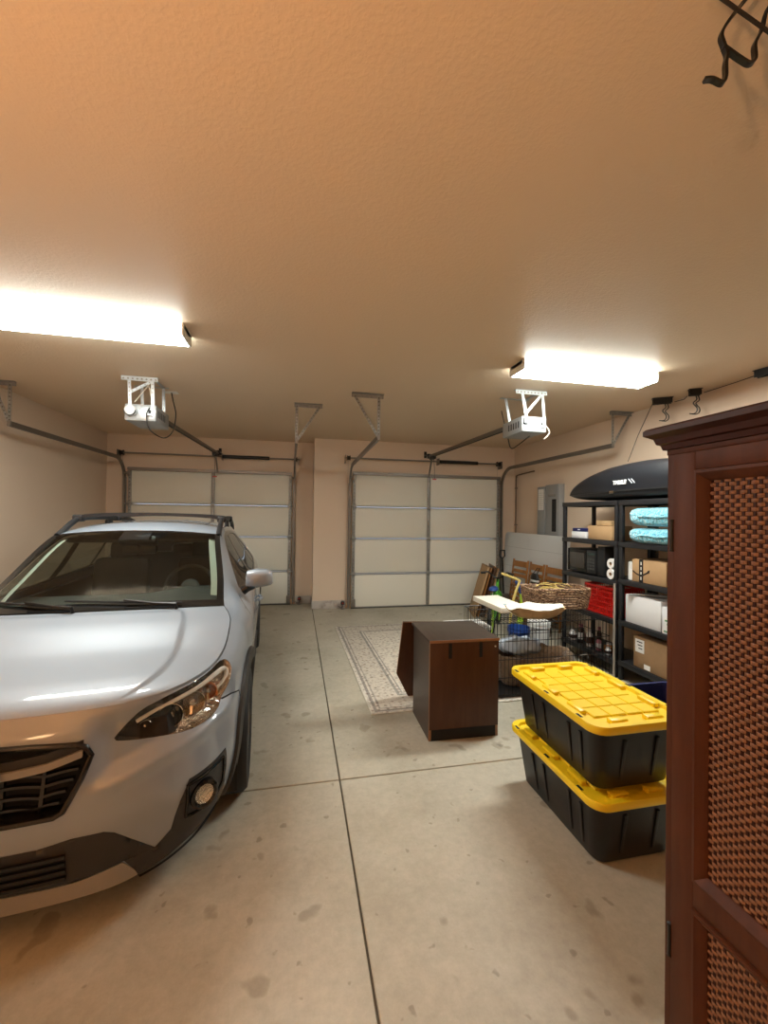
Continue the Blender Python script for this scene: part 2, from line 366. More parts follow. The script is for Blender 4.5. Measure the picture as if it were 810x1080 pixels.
# ------------------------------------------------------------------ door openers
def opener(label, xm, ym, xh, yh, zh, x0, x1, lens_side, cords):
    """motor front face centred at xm, ym; rail to the header at xh, yh; ceiling iron from x0 to x1"""
    root = thing('garage_door_opener', label, 'garage door opener', (xm, ym, 2.55), group='garage door openers')
    w, d, h = .285, .42, .165
    b = B(); b.box((-w/2, 0, 0), (w/2, d, h), .012, 2); b.mi = 1
    for k in range(5): b.box((-w/2-.001, .06+k*.05, .05), (-w/2+.002, .085+k*.05, .12))
    for k in range(5): b.box((w/2-.002, .06+k*.05, .05), (w/2+.001, .085+k*.05, .12))
    b.mi = 2; b.box((-w/2+.11, -.003, .02), (w/2-.02, .004, h-.02), .003); b.mi = 0
    b.box((-.06, -.006, h-.05), (.0, .002, h-.025), .002)
    b.mi = 1; b.box((.06, -.005, .045), (.115, .002, .055)); b.box((.075, -.006, .075), (.1, .002, .11))
    b.out('motor_housing', [M['motor'], M['black'], M['zinc']], root)
    if lens_side < 0:
        b = B(); b.lathe([(.0, -.055), (.03, -.05), (.05, -.035), (.055, -.005), (.055, .0)], (-w/2+.06, 0, .095), 18, 'y'); b.out('bulb_cover', M['white'], root)
        b = B(); b.tube([(-w/2+.06+.05*math.cos(t), -.035, .095+.052*math.sin(t)) for t in [PI+PI*k/10 for k in range(11)]], .006, 6); b.out('cover_rim', M['black'], root)
    else:
        b = B(); b.box((-w/2+.01, -.008, .075), (-w/2+.03, .0, .14)); b.box((-w/2+.01, -.008, .075), (-w/2+.06, .0, .09)); b.out('release_clip', M['black'], root)
    b = B(); zt = ZC-2.55-.004
    a0, a1 = x0-xm, x1-xm
    b.bar((a0, .02, zt-.002), (a1, .02, zt-.002), .045, .005); strap(b, (a0, -.003, zt-.025), (a1, -.003, zt-.025), .04, (0, 1, 0))
    p0, p1 = a0+.07, a1-.05
    for p, q in ((p0, -w/2+.05), (p1, w/2-.03)): strap(b, (p, -.001, zt-.01), (q, -.001, h-.02), .03, (0, 1, 0))
    strap(b, (p0+.01, .003, lerp(h, zt, .42)), (p1-.01, .003, zt-.04), .028, (0, 1, 0)) if lens_side < 0 else strap(b, (-w/2+.04, .003, h+.02), (p1-.01, .003, zt-.04), .028, (0, 1, 0))
    for p, q in ((p0, -w/2+.05), (p1, w/2-.03)): strap(b, (p, .34, zt-.002), (q, .34, h-.01), .03, (0, 1, 0), False)
    b.bar((a0, .34, zt-.002), (a1, .34, zt-.002), .04, .005); b.bar((p1, .0, zt-.002), (p1, .36, zt-.002), .03, .005)
    b.out('hanging_bracket', [M['zinc'], M['galv_dark']], root)
    e = Vector((xh-xm, yh-ym, zh-2.55)); s0 = Vector((.0, d-.05, .16))
    b = B(); b.bar(s0, e, .03, .045, bev=.002); b.out('rail', M['galv_dark'], root)
    b = B(); b.bar(s0+Vector((0, 0, -.03)), e+Vector((0, -.05, -.03)), .012, .012); b.out('chain', M['black'], root)
    b = B(); b.box((e.x-.03, e.y-.02, e.z-.035), (e.x+.03, e.y+.012, e.z+.05), .003); b.box((e.x-.025, e.y, e.z+.035), (e.x+.025, e.y+.21, e.z+.05), .002); b.box((e.x-.025, e.y+.2, e.z), (e.x+.025, e.y+.21, e.z+.12), .002); b.out('header_bracket', M['black_steel'], root)
    t = s0.lerp(e, .93)
    b = B(); b.box((t.x-.03, t.y-.1, t.z-.075), (t.x+.03, t.y+.1, t.z-.02), .006); b.out('trolley', M['black'], root)
    b = B(); b.bar(t+Vector((0, .05, -.06)), (e.x, e.y+.0, 2.36-2.55), .03, .006); b.out('door_arm', M['galv_dark'], root)
    b = B(); b.tube([t+Vector((.0, -.06, -.07)), t+Vector((.01, -.07, -.25)), t+Vector((.012, -.07, -.42))], .004, 6); cordo = b.out('release_cord', M['cord'], root)
    b = B(); b.cbox(t+Vector((.012, -.07, -.43)), (.07, .018, .022), .006); b.out('release_handle', M['red'], cordo)
    for pts, m, r in cords:
        b = B(); b.tube(smooth_path([(px-xm, py-ym, pz-2.55) for px, py, pz in pts]), r, 6); b.out('power_cord', m, root)
    return root
def smooth_path(P, n=6):
    P = [P[0]]+list(P)+[P[-1]]; return catm(P, n)
def catm(P, n):
    out = []
    for i in range(1, len(P)-2):
        p0, p1, p2, p3 = P[i-1], P[i], P[i+1], P[i+2]
        for k in range(n):
            t = k/n
            out.append(tuple(.5*((2*p1[j])+(-p0[j]+p2[j])*t+(2*p0[j]-5*p1[j]+4*p2[j]-p3[j])*t*t+(-p0[j]+3*p1[j]-3*p2[j]+p3[j])*t**3) for j in range(3)))
    out.append(tuple(P[-2])); return out
M['red'] = mat('red plastic', (.45,.03,.02), .4)
opener('silver garage door opener on the ceiling above the car, with round bulb cover', -1.525, 4.45, -1.36, 7.58, 2.695, -1.70, -1.37, -1,
       [([(-1.44, 4.44, 2.68), (-1.46, 4.42, 2.60), (-1.44, 4.46, 2.47), (-1.36, 4.62, 2.42), (-1.31, 4.75, 2.52), (-1.31, 4.85, 2.72), (-1.36, 4.93, 2.88), (-1.385, 4.95, 2.985)], M['cord'], .006),
        ([(-1.58, 4.45, 2.73), (-1.5, 4.46, 2.85), (-1.42, 4.47, 2.97)], M['cord_white'], .004), ([(-1.42, 4.46, 2.73), (-1.44, 4.455, 2.84), (-1.47, 4.46, 2.96)], M['cord_white'], .004)])
opener('silver garage door opener hanging near the roof box, white cord drooping beside it', 2.43, 3.90, 2.31, 7.08, 2.725, 2.213, 2.571, 1,
       [([(2.56, 4.0, 2.69), (2.62, 3.98, 2.64), (2.66, 3.98, 2.57), (2.61, 4.0, 2.50)], M['cord_white'], .006),
        ([(2.50, 4.1, 2.55), (2.40, 4.15, 2.46), (2.36, 4.25, 2.43), (2.40, 4.4, 2.58), (2.46, 4.6, 2.80), (2.50, 4.75, 2.985)], M['cord'], .006)])
o = B().cbox((-1.39, 4.95, ZC-.004), (.14, .09, .008), .002).out('ceiling_outlet', M['white_metal'])
tag(o, 'pale outlet plate on the ceiling where the opener above the car plugs in', 'outlet')

# ------------------------------------------------------------------ fluorescent fixtures
def light(label, x0, x1, y0, y1):
    cx, cy = (x0+x1)/2, (y0+y1)/2; L, W = (x1-x0)/2, (y1-y0)/2
    root = thing('ceiling_light', label, 'ceiling light', (cx, cy, ZC), group='fluorescent ceiling lights')
    b = B(); b.box((-L, -W*.82, -.035), (L, W*.82, 0), .004); b.out('housing', M['white_metal'], root)
    b = B(); prof = [(-W, -.025), (-W, -.06), (-W*.95, -.082), (W*.95, -.082), (W, -.06), (W, -.025)]
    Mx = frame_xyz((-L+.012, 0, 0), (0, 1, 0), (0, 0, 1), (1, 0, 0)); b.prism(prof, 0, 2*L-.024, Mx)
    b.bm.faces.ensure_lookup_table()
    for f_ in b.bm.faces:
        if f_.calc_center_median().z > -.075: f_.material_index = 1
    b.out('diffuser', [M['tube'], M['tube_side']], root)
    prof2 = [(-W-.004, -.0), (-W-.004, -.062), (-W*.95-.004, -.086), (W*.95+.004, -.086), (W+.004, -.062), (W+.004, 0)]
    for t0 in (0, 2*L-.014):
        b = B(); b.prism(prof2, t0, t0+.014, frame_xyz((-L, 0, 0), (0, 1, 0), (0, 0, 1), (1, 0, 0))); b.out('end_cap', M['white_metal'], root)
light('long lit fluorescent ceiling light above the car hood', -2.165, -.805, 3.13, 3.35)
light('long lit fluorescent ceiling light near the roof box and shelves', 1.85, 3.21, 3.14, 3.37)
# invented uplight behind the camera, added to tint ceiling and car warm
lp = thing('added_uplight', 'added unseen uplight behind the camera that tints the ceiling warm', 'added light', (-1.35, -.55, 0))
B().lathe([(0, 0), (.14, 0), (.14, .012), (.03, .03), (.0, .03)], n=32).out('base', M['black_steel'], lp)
B().cyl((0, 0, .02), (0, 0, 1.72), .012, 12).out('pole', M['black_steel'], lp)
B().lathe([(.012, 1.70), (.05, 1.715), (.11, 1.75), (.16, 1.815), (.163, 1.815), (.115, 1.745), (.05, 1.708)], n=36, cap=False).out('bowl_shade', mat('added bowl glow', (.9,.8,.6), .5, emis=((1.0, .56, .27), 8.0)), lp)  # bowl glow added to throw warm light on the bumper
M['bulb'] = mat('warm bulb', (1, .8, .5), .3, emis=((1.0, .54, .24), 1100.0))
B().lathe([(.0, 1.715), (.014, 1.72), (.016, 1.735), (.03, 1.76), (.031, 1.78), (.022, 1.80), (.0, 1.806)], n=20).out('bulb', M['bulb'], lp)
# ---- car body surface: a plan curve swept round the car with an inset per height
def pchip_slopes(x, y):
    n = len(x); h = [x[i+1]-x[i] for i in range(n-1)]; dl = [(y[i+1]-y[i])/h[i] for i in range(n-1)]
    m = [0.0]*n; m[0] = dl[0]; m[-1] = dl[-1]
    for i in range(1, n-1):
        if dl[i-1]*dl[i] <= 0: m[i] = 0.0
        else:
            w1 = 2*h[i]+h[i-1]; w2 = h[i]+2*h[i-1]
            m[i] = (w1+w2)/(w1/dl[i-1]+w2/dl[i])
    return m
def pchip(x, y, t, m=None):
    if t <= x[0]: return y[0]
    if t >= x[-1]: return y[-1]
    if m is None: m = pchip_slopes(x, y)
    i = max(k for k in range(len(x)-1) if x[k] <= t)
    h = x[i+1]-x[i]; u = (t-x[i])/h
    return (y[i]*(1+2*u)*(1-u)**2 + h*m[i]*u*(1-u)**2 + y[i+1]*u*u*(3-2*u) + h*m[i+1]*u*u*(u-1))
PLAN = [(-.25,.012),(0,0),(.25,.012),(.42,.04),(.55,.085),(.655,.15),(.74,.24),(.805,.37),(.845,.52),(.872,.72),(.886,1.0),(.895,1.5),(.898,2.2),(.896,2.9),(.888,3.4),(.872,3.8),(.848,4.15),(.82,4.4)]
def catmull(P, n=14):
    out = []
    for i in range(1, len(P)-2):
        p0, p1, p2, p3 = P[i-1], P[i], P[i+1], P[i+2]
        for k in range(n):
            t = k/n
            out.append(tuple(.5*((2*p1[j])+(-p0[j]+p2[j])*t+(2*p0[j]-5*p1[j]+4*p2[j]-p3[j])*t*t+(-p0[j]+3*p1[j]-3*p2[j]+p3[j])*t**3) for j in range(len(p1))))
    out.append(tuple(P[-2])); return out
PC = catmull(PLAN)
SS = [0.0]
for i in range(1, len(PC)): SS.append(SS[-1]+math.hypot(PC[i][0]-PC[i-1][0], PC[i][1]-PC[i-1][1]))
def plan(s):
    s = min(max(s, 0), SS[-1]-1e-6)
    i = bisect.bisect_right(SS, s)-1; i = min(i, len(SS)-2)
    u = (s-SS[i])/(SS[i+1]-SS[i])
    a = PC[i][0]+(PC[i+1][0]-PC[i][0])*u; b = PC[i][1]+(PC[i+1][1]-PC[i][1])*u
    def tg(k):
        k0, k1 = max(k-1, 0), min(k+1, len(PC)-1)
        x, y = PC[k1][0]-PC[k0][0], PC[k1][1]-PC[k0][1]
        if k == 0: y = 0
        l = math.hypot(x, y); return x/l, y/l
    t0, t1 = tg(i), tg(i+1)
    tx, ty = t0[0]+(t1[0]-t0[0])*u, t0[1]+(t1[1]-t0[1])*u
    return a, b, ty, -tx          # point and outward normal
def s_of_b(b):
    lo, hi = 0, SS[-1]
    for _ in range(40):
        m = (lo+hi)/2
        if plan(m)[1] < b: lo = m
        else: hi = m
    return lo
def s_of_a(a):                    # only on the front
    lo, hi = 0, s_of_b(.7)
    for _ in range(40):
        m = (lo+hi)/2
        if plan(m)[0] < a: lo = m
        else: hi = m
    return lo
STN = [  # s, heights, insets
 (0,            (.165,.25,.34,.48,.60,.72,.80,.868), (.05,.035,.02,.0,.0,.012,.03,.075)),
 (s_of_a(.40),  (.165,.25,.34,.48,.60,.72,.80,.868), (.05,.035,.02,.0,.004,.022,.04,.075)),
 (s_of_a(.56),  (.175,.25,.34,.48,.60,.71,.79,.868), (.06,.04,.025,.0,.014,.034,.05,.082)),
 (s_of_a(.74),  (.19,.25,.34,.47,.60,.72,.81,.875), (.08,.05,.025,.0,.018,.038,.055,.095)),
 (s_of_b(.42),  (.20,.25,.34,.47,.60,.74,.83,.885), (.08,.05,.02,.0,.010,.030,.050,.098)),
 (s_of_b(.62),  (.20,.25,.36,.50,.64,.76,.85,.905), (.05,.03,.01,.0,.004,.020,.045,.105)),
 (s_of_b(.90),  (.20,.25,.36,.52,.68,.82,.93,.988), (.05,.03,.01,.0,.0,.015,.045,.118)),
 (s_of_b(1.05), (.20,.25,.36,.55,.72,.86,.96,1.012), (.05,.03,.02,.005,.0,.02,.06,.15)),
 (s_of_b(1.17), (.20,.25,.36,.58,.74,.89,.985,1.035), (.05,.03,.02,.01,.0,.022,.075,.19)),
 (s_of_b(1.40), (.20,.25,.36,.60,.77,.92,1.02,1.165), (.06,.04,.03,.015,.0,.022,.095,.222)),
 (s_of_b(1.95), (.20,.25,.36,.60,.80,.96,1.16,1.475), (.06,.04,.03,.015,.0,.028,.145,.312)),
 (s_of_b(2.4),  (.20,.25,.36,.60,.80,.98,1.18,1.515), (.06,.04,.03,.015,.0,.03,.15,.325)),
 (s_of_b(3.2),  (.20,.25,.36,.60,.82,1.0,1.20,1.505), (.06,.04,.03,.012,.0,.03,.15,.335)),
 (s_of_b(3.85), (.22,.27,.38,.60,.84,1.02,1.20,1.45), (.06,.04,.02,.0,.0,.035,.14,.33)),
 (s_of_b(4.15), (.28,.34,.42,.60,.84,1.02,1.18,1.40), (.08,.05,.02,.0,.01,.05,.14,.32)),
]
_sx = [r[0] for r in STN]
_zc = [[r[1][k] for r in STN] for k in range(8)]; _dc = [[r[2][k] for r in STN] for k in range(8)]
_zm = [pchip_slopes(_sx, c) for c in _zc]; _dm = [pchip_slopes(_sx, c) for c in _dc]
def section(s): return [pchip(_sx, _zc[k], s, _zm[k]) for k in range(8)], [pchip(_sx, _dc[k], s, _dm[k]) for k in range(8)]
def top_z(s): return pchip(_sx, _zc[7], s, _zm[7])
def bot_z(s): return pchip(_sx, _zc[0], s, _zm[0])
def S(s, z, off=0.0):
    zz, dd = section(s); d = pchip(zz, dd, z)-off
    if .28 < s < 1.15:            # ledge under the lamps: proud crease, then a face falling back to the lamp
        zc = pchip([.28,.37,.47,.57,.75,.95,1.15], [.52,.585,.61,.635,.66,.685,.69], s)
        sf = lambda x, a, b: (lambda t: t*t*(3-2*t))(min(max((x-a)/(b-a), 0), 1))
        wt = sf(s, .31, .42)*(1-sf(s, .92, 1.12))
        d += wt*(.046*sf(z, zc-.006, zc+.06)*(1-sf(z, .77, .862)) - .010*(1-abs(z-zc)/.05 if abs(z-zc) < .05 else 0))
    a, b, na, nb = plan(s)
    return (max(a-na*d, 0.0) if s > 1e-6 else 0.0, b-nb*d, z)
# ------------------------------------------------------------------ the car
def inside(p, poly):
    x, y = p; c = False; n = len(poly)
    for i in range(n):
        x0, y0 = poly[i]; x1, y1 = poly[(i+1) % n]
        if (y0 > y) != (y1 > y) and x < (x1-x0)*(y-y0)/(y1-y0)+x0: c = not c
    return c
def resample(poly, step, closed=True):
    out = []; n = len(poly)
    for i in range(n if closed else n-1):
        a, c = poly[i], poly[(i+1) % n]; k = max(1, int(math.hypot(c[0]-a[0], c[1]-a[1])/step))
        out += [(lerp(a[0], c[0], j/k), lerp(a[1], c[1], j/k)) for j in range(k)]
    if not closed: out.append(poly[-1])
    return out
def round_poly(P, it=2):
    for _ in range(it):
        Q = []
        for i in range(len(P)):
            a, c = P[i], P[(i+1) % len(P)]
            Q += [(a[0]*.8+c[0]*.2, a[1]*.8+c[1]*.2), (a[0]*.2+c[0]*.8, a[1]*.2+c[1]*.8)]
        P = Q
    return P
def strip(line, w):
    """thin closed outline along an open line"""
    L, R = [], []
    for i, p in enumerate(line):
        a, c = line[max(i-1, 0)], line[min(i+1, len(line)-1)]
        dx, dy = c[0]-a[0], c[1]-a[1]; l = math.hypot(dx, dy); nx, ny = -dy/l*w/2, dx/l*w/2
        L.append((p[0]+nx, p[1]+ny)); R.append((p[0]-nx, p[1]-ny))
    return L+R[::-1]
def coons(C0, C1, D0, D1, nu, nv, bump=None):
    """C0,C1: curves over u at v=0,1; D0,D1: curves over v at u=0,1"""
    rows = []
    for j in range(nv+1):
        v = j/nv; row = []
        for i in range(nu+1):
            u = i/nu; c0, c1, d0, d1 = C0(u), C1(u), D0(v), D1(v)
            p = [ (1-v)*c0[k]+v*c1[k]+(1-u)*d0[k]+u*d1[k]-((1-u)*(1-v)*C0(0)[k]+u*(1-v)*C0(1)[k]+(1-u)*v*C1(0)[k]+u*v*C1(1)[k]) for k in range(3)]
            if bump: p = bump(u, v, p)
            row.append(tuple(p))
        rows.append(row)
    return rows
def polyline(P):
    """arc-length parameterised curve through the points P (Catmull)"""
    Q = catm([P[0]]+list(P)+[P[-1]], 10); L = [0]
    for a, c in zip(Q, Q[1:]): L.append(L[-1]+math.dist(a, c))
    def fn(t):
        d = t*L[-1]; i = min(max(bisect.bisect_right(L, d)-1, 0), len(Q)-2); s = (d-L[i])/max(L[i+1]-L[i], 1e-9)
        return vl(Q[i], Q[i+1], min(max(s, 0), 1))
    return fn
def mirror(P): return [(-a, b_, c) for a, b_, c in P]

M['paint'] = mat('silver car paint', (.28,.32,.37), .52, .25, coat=1.0, spec=.5)
M['gap'] = mat('panel gap', (.004,.004,.004), .9)
M['cladding'] = mat('dark cladding', (.022,.021,.020), .55, bump=(260,.15,.001))
M['gloss_black'] = mat('gloss black', (.008,.008,.008), .15)
M['chrome'] = mat('chrome', (.75,.75,.75), .12, 1)
M['chrome_dim'] = mat('reflector', (.62,.58,.52), .18, 1)
M['glass'] = glass('window glass', (.50,.54,.50))
M['ws_glass'] = glass('windshield glass', (.66,.72,.67))
M['lens'] = glass('lamp lens', (.92,.92,.90))
M['amber'] = mat('amber lamp', (.55,.16,.03), .3)
M['interior'] = mat('dark interior', (.022,.020,.018), .8)
M['dash'] = mat('dash', (.05,.05,.048), .6)
M['pillar_trim'] = mat('pale trim', (.62,.65,.58), .6)
M['seat_cloth'] = mat('seat cloth', (.03,.028,.026), .9, bump=(200,.2,.001))
M['skid'] = mat('skid silver', (.30,.28,.25), .4, .3)
M['alloy'] = mat('alloy', (.42,.42,.43), .3, .9)

car = thing('car', 'silver hatchback with black roof rails parked facing the viewer', 'car', (-1.092, 1.711, 0), math.radians(3.7))
sb, sa = s_of_b, s_of_a
AC, AR = (sb(.90), .345), .395
RC = (sb(3.565), .345)
GR = round_poly([(0,.787),(.15,.778),(.297,.762),(.325,.748),(.343,.714),(.315,.64),(.262,.535),(.235,.522),(0,.522)], 0)
HL = round_poly([(.405,.731),(.45,.775),(.519,.832),(.62,.856),(.75,.868),(.92,.876),(1.06,.886),(1.125,.878),(1.131,.864),(1.11,.825),(1.04,.757),(.96,.713),(.847,.690),(.718,.684),(.60,.694),(.49,.712)], 1)
PK = [(.93,.515),(.82,.506),(.70,.500),(.664,.424),(.638,.307),(.575,.262),(.46,.262),(.50,.20),(.52,.155),(.80,.165),(1.02,.19),(.975,.30),(.95,.38)]
LB = [(-.01,.41),(.187,.41),(.289,.424),(.39,.418),(.425,.402),(.575,.262),(.46,.262),(.30,.238),(-.01,.245)]
SK = [(-.01,.243),(.30,.236),(.455,.258),(.50,.20),(.52,.155),(.30,.15),(-.01,.15)]
def circ(c, r, n=40): return [(c[0]+r*math.cos(2*PI*k/n), c[1]+r*math.sin(2*PI*k/n)) for k in range(n)]
def arch(c, r0, r1):
    t0 = math.asin(max(-1, (.19-c[1])/r1)); ti = math.asin(max(-1, (.19-c[1])/r0)); n = 24
    o = [(c[0]+r1*math.cos(lerp(t0, PI-t0, k/n)), c[1]+r1*math.sin(lerp(t0, PI-t0, k/n))) for k in range(n+1)]
    i = [(c[0]+r0*math.cos(lerp(PI-ti, ti, k/n)), c[1]+r0*math.sin(lerp(PI-ti, ti, k/n))) for k in range(n+1)]
    return o+i
ARF, ARR = arch(AC, AR-.01, .462), arch(RC, AR-.01, .462)
SILL = [(AC[0]+.43, .18), (RC[0]-.43, .18), (RC[0]-.43, .345), (AC[0]+.43, .335)]
def Z(b_, z): return (sb(b_), z)
WIN = round_poly([Z(1.52,1.055),Z(2.0,1.055),Z(2.6,1.07),Z(3.2,1.09),Z(3.62,1.13),Z(3.58,1.20),Z(3.35,1.36),Z(3.12,1.43),Z(2.7,1.452),Z(2.3,1.452),Z(2.08,1.43),Z(1.9,1.335)], 1)
cxw = sum(p[0] for p in WIN)/len(WIN); czw = 1.24
TRIM = [(cxw+(p[0]-cxw)*1.035, czw+(p[1]-czw)*1.13) for p in WIN]
def vwin(b0, b1): return [Z(b0[0],1.0), Z(b0[1],1.5), Z(b1[1],1.5), Z(b1[0],1.0)]
SEAM = {
 'bumper': [(.985,.725),(1.06,.722),(1.15,.70),(AC[0]-.33,.665)],
 'door_front': [Z(1.30,.35),Z(1.31,.6),Z(1.30,.85),Z(1.34,.985),Z(1.42,1.05)],
 'door_mid': [Z(2.42,.35),Z(2.42,.7),Z(2.42,1.04)],
 'door_rear': [(RC[0]-.36,.62),Z(3.33,.78),Z(3.47,1.0),Z(3.5,1.09)],
}
# triangulate the whole side once, with every outline as an edge
pts, eds = [], []
def add_outline(P, closed=True, step=.022):
    Q = resample(P, step, closed); i0 = len(pts); pts.extend(Q)
    n = len(Q); eds.extend([(i0+k, i0+(k+1) % n) for k in range(n if closed else n-1)])
smax = sb(4.12)
seams = {k: strip(resample(v, .03, False), .007) for k, v in SEAM.items()}
pillarB = [Z(2.36,1.02),Z(2.38,1.49),Z(2.50,1.49),Z(2.50,1.02)]; pillarC = [Z(3.18,1.03),Z(3.10,1.49),Z(3.16,1.49),Z(3.25,1.03)]
for P in (GR, HL, PK, LB, SK, circ(AC, AR), circ(RC, AR), WIN, TRIM, *seams.values()): add_outline(P)
NS = int(smax/.03)
bnd = [(smax*k/NS, bot_z(smax*k/NS)) for k in range(NS+1)]+[(smax, lerp(bot_z(smax), top_z(smax), k/30)) for k in range(1, 31)]+[(smax*k/NS, top_z(smax*k/NS)) for k in range(NS-1, -1, -1)]+[(0, lerp(top_z(0), bot_z(0), k/20)) for k in range(1, 20)]
add_outline(bnd, True, 9)
for i in range(1, NS):
    s_ = smax*i/NS; z0, z1 = bot_z(s_), top_z(s_); n = max(12, int((z1-z0)/.03))
    for k in range(1, n): pts.append((s_, lerp(z0, z1, k/n)))
    for q in (.35, .7): pts.append((s_, z1-(z1-z0)/n*q))
for i in range(72):
    for j in range(22): pts.append((.29+.012*i+.003*(j % 2), .505+.0115*j))
V, E_, F, *_r = delaunay_2d_cdt([Vector(p) for p in pts], eds, [], 0, 1e-5)
reg = {}
def where(c):
    if not inside(c, bnd): return None
    if inside(c, GR) or inside(c, HL): return None
    if math.dist(c, AC) < AR or math.dist(c, RC) < AR: return None
    if inside(c, WIN): return 'glass'
    for P in seams.values():
        if inside(c, P): return 'gap'
    if inside(c, TRIM): return 'trim'
    if inside(c, PK): return 'pocket'
    if inside(c, LB): return 'lower'
    if inside(c, SK): return 'skid'
    s_, z = c
    if s_ < sb(1.30):
        return 'bumper' if (s_ < AC[0]-.2 and (z < .725 or s_ < .6)) and not (s_ > .985 and z > .72) else 'fender'
    if z < .35 or s_ > sb(3.45) or (s_ > RC[0]-.40 and z < .62): return 'quarter'
    b_ = plan(s_)[1]
    if z > pchip([1.3,1.42,1.9,2.3,3.0,3.4,3.6],[.99,1.06,1.36,1.475,1.475,1.40,1.2], b_): return 'frame'
    if b_ < 2.42: return 'front_door'
    if z < .62 or inside(c, [Z(2.42,.3),(RC[0]-.36,.3),(RC[0]-.36,.62),Z(3.33,.78),Z(3.47,1.0),Z(3.5,1.5),Z(2.42,1.5)]): return 'rear_door'
    return 'quarter'
for f in F:
    if len(f) != 3: continue
    c = ((V[f[0]][0]+V[f[1]][0]+V[f[2]][0])/3, (V[f[0]][1]+V[f[1]][1]+V[f[2]][1])/3)
    w_ = where(c)
    if w_: reg.setdefault(w_, []).append(f)
Scache = {}
def Sv(i, off=0.0):
    k = (i, off)
    if k not in Scache: Scache[k] = S(max(V[i][0], 0), V[i][1], off)
    return Scache[k]
def emit(b, faces, off=0.0, side=1, mi=0):
    m = {}; b.mi = mi
    for f in faces:
        vs = []
        for i in f:
            if i not in m:
                p = Sv(i, off); m[i] = b.bm.verts.new((side*p[0], p[1], p[2]))
            vs.append(m[i])
        b._f(vs)
    b.mi = 0
def wall_strip(b, P, off0, off1, side, closed=True, step=.03, mi=0):
    Q = resample(P, step, closed); b.mi = mi
    r0 = [b.bm.verts.new((side*S(max(p[0],0),p[1],off0)[0],)+S(max(p[0],0),p[1],off0)[1:]) for p in Q]
    r1 = [b.bm.verts.new((side*S(max(p[0],0),p[1],off1)[0],)+S(max(p[0],0),p[1],off1)[1:]) for p in Q]
    n = len(Q)
    for k in range(n if closed else n-1): b._f([r0[k], r0[(k+1) % n], r1[(k+1) % n], r1[k]], False)
    b.mi = 0
def both(b, key, off=0.0, mi=0):
    for sd in (1, -1): emit(b, reg.get(key, []), off, sd, mi)
def weld_out(b, name, mats, parent, ang=50):
    bmesh.ops.remove_doubles(b.bm, verts=b.bm.verts, dist=1e-4); return b.out(name, mats, parent, ang)
b = B(); both(b, 'bumper')
bumper = weld_out(b, 'front_bumper', M['paint'], car)
for sd in (1, -1):
    b = B(); emit(b, reg['fender'], 0, sd); b.out('fender', M['paint'], car, 50)
    for nm in ('front_door', 'rear_door'):
        b = B(); emit(b, reg[nm], 0, sd); dr = b.out('door', M['paint'], car, 50)
        bh = 2.25 if nm == 'front_door' else 3.2
        b = B(); hp = [S(sb(bh-.2+.2*k/6), .885, .012+.028*math.sin(PI*k/6)) for k in range(7)]; b.tube([(sd*p[0], p[1], p[2]) for p in hp], .013, 8); b.out('door_handle', M['paint'], dr)
    b = B(); emit(b, reg['quarter'], 0, sd); emit(b, reg['frame'], 0, sd); b.out('side_frame', M['paint'], car, 50)
    b = B(); emit(b, reg['gap'], -.002, sd); b.out('panel_gap', M['gap'], car)
    b = B(); emit(b, reg['trim'], .001, sd); b.out('window_trim', M['gloss_black'], car)
    # glass, with pillars between
    b = B(); emit(b, reg['glass'], -.004, sd); b.out('side_window', M['glass'], car)
    for P in (pillarB, pillarC):
        b = B(); Q = [[S(lerp(P[0][0], P[1][0], k/10), lerp(P[0][1], P[1][1], k/10), -.0015), S(lerp(P[3][0], P[2][0], k/10), lerp(P[3][1], P[2][1], k/10), -.0015)] for k in range(11)]
        Q = [r for r in Q if 1.05 < r[0][2] < 1.46]
        b.grid([[(sd*p[0], p[1], p[2]) for p in r] for r in Q]); b.out('window_pillar', M['gloss_black'], car)
    # dark cladding round the wheels and along the sill
    for P in (ARF, ARR):
        b = B(); n = 25
        for (q0, q1, o0, o1) in ((0, 1, .002, .016), (1, 2, .016, .016), (2, 3, .016, -.03)):
            cc = AC if P is ARF else RC
            ra = [.466, .458, .40, .386][q0]; rb = [.466, .458, .40, .386][q1]
            rows = []
            for rr, oo in ((ra, o0), (rb, o1)):
                t0 = math.asin((.20-cc[1])/rr)
                rows.append([S(cc[0]+rr*math.cos(lerp(t0, PI-t0, k/n)), cc[1]+rr*math.sin(lerp(t0, PI-t0, k/n)), oo) for k in range(n+1)])
            b.grid([[(sd*p[0], p[1], p[2]) for p in r] for r in rows])
        b.out('wheel_arch_trim', M['cladding'], car, 40)
    b = B(); zs = [.17, .19, .33, .345]; os_ = [-.03, .016, .014, .0]
    b.grid([[tuple([sd*p[0], p[1], p[2]]) for p in [S(lerp(AC[0]+.40, RC[0]-.40, k/30), zz, oo) for k in range(31)]] for zz, oo in zip(zs, os_)])
    b.out('sill_trim', M['cladding'], car)
M['fog'] = mat('fog lamp optic', (.80,.76,.70), .16, .95, bump=(90,1.0,.010))
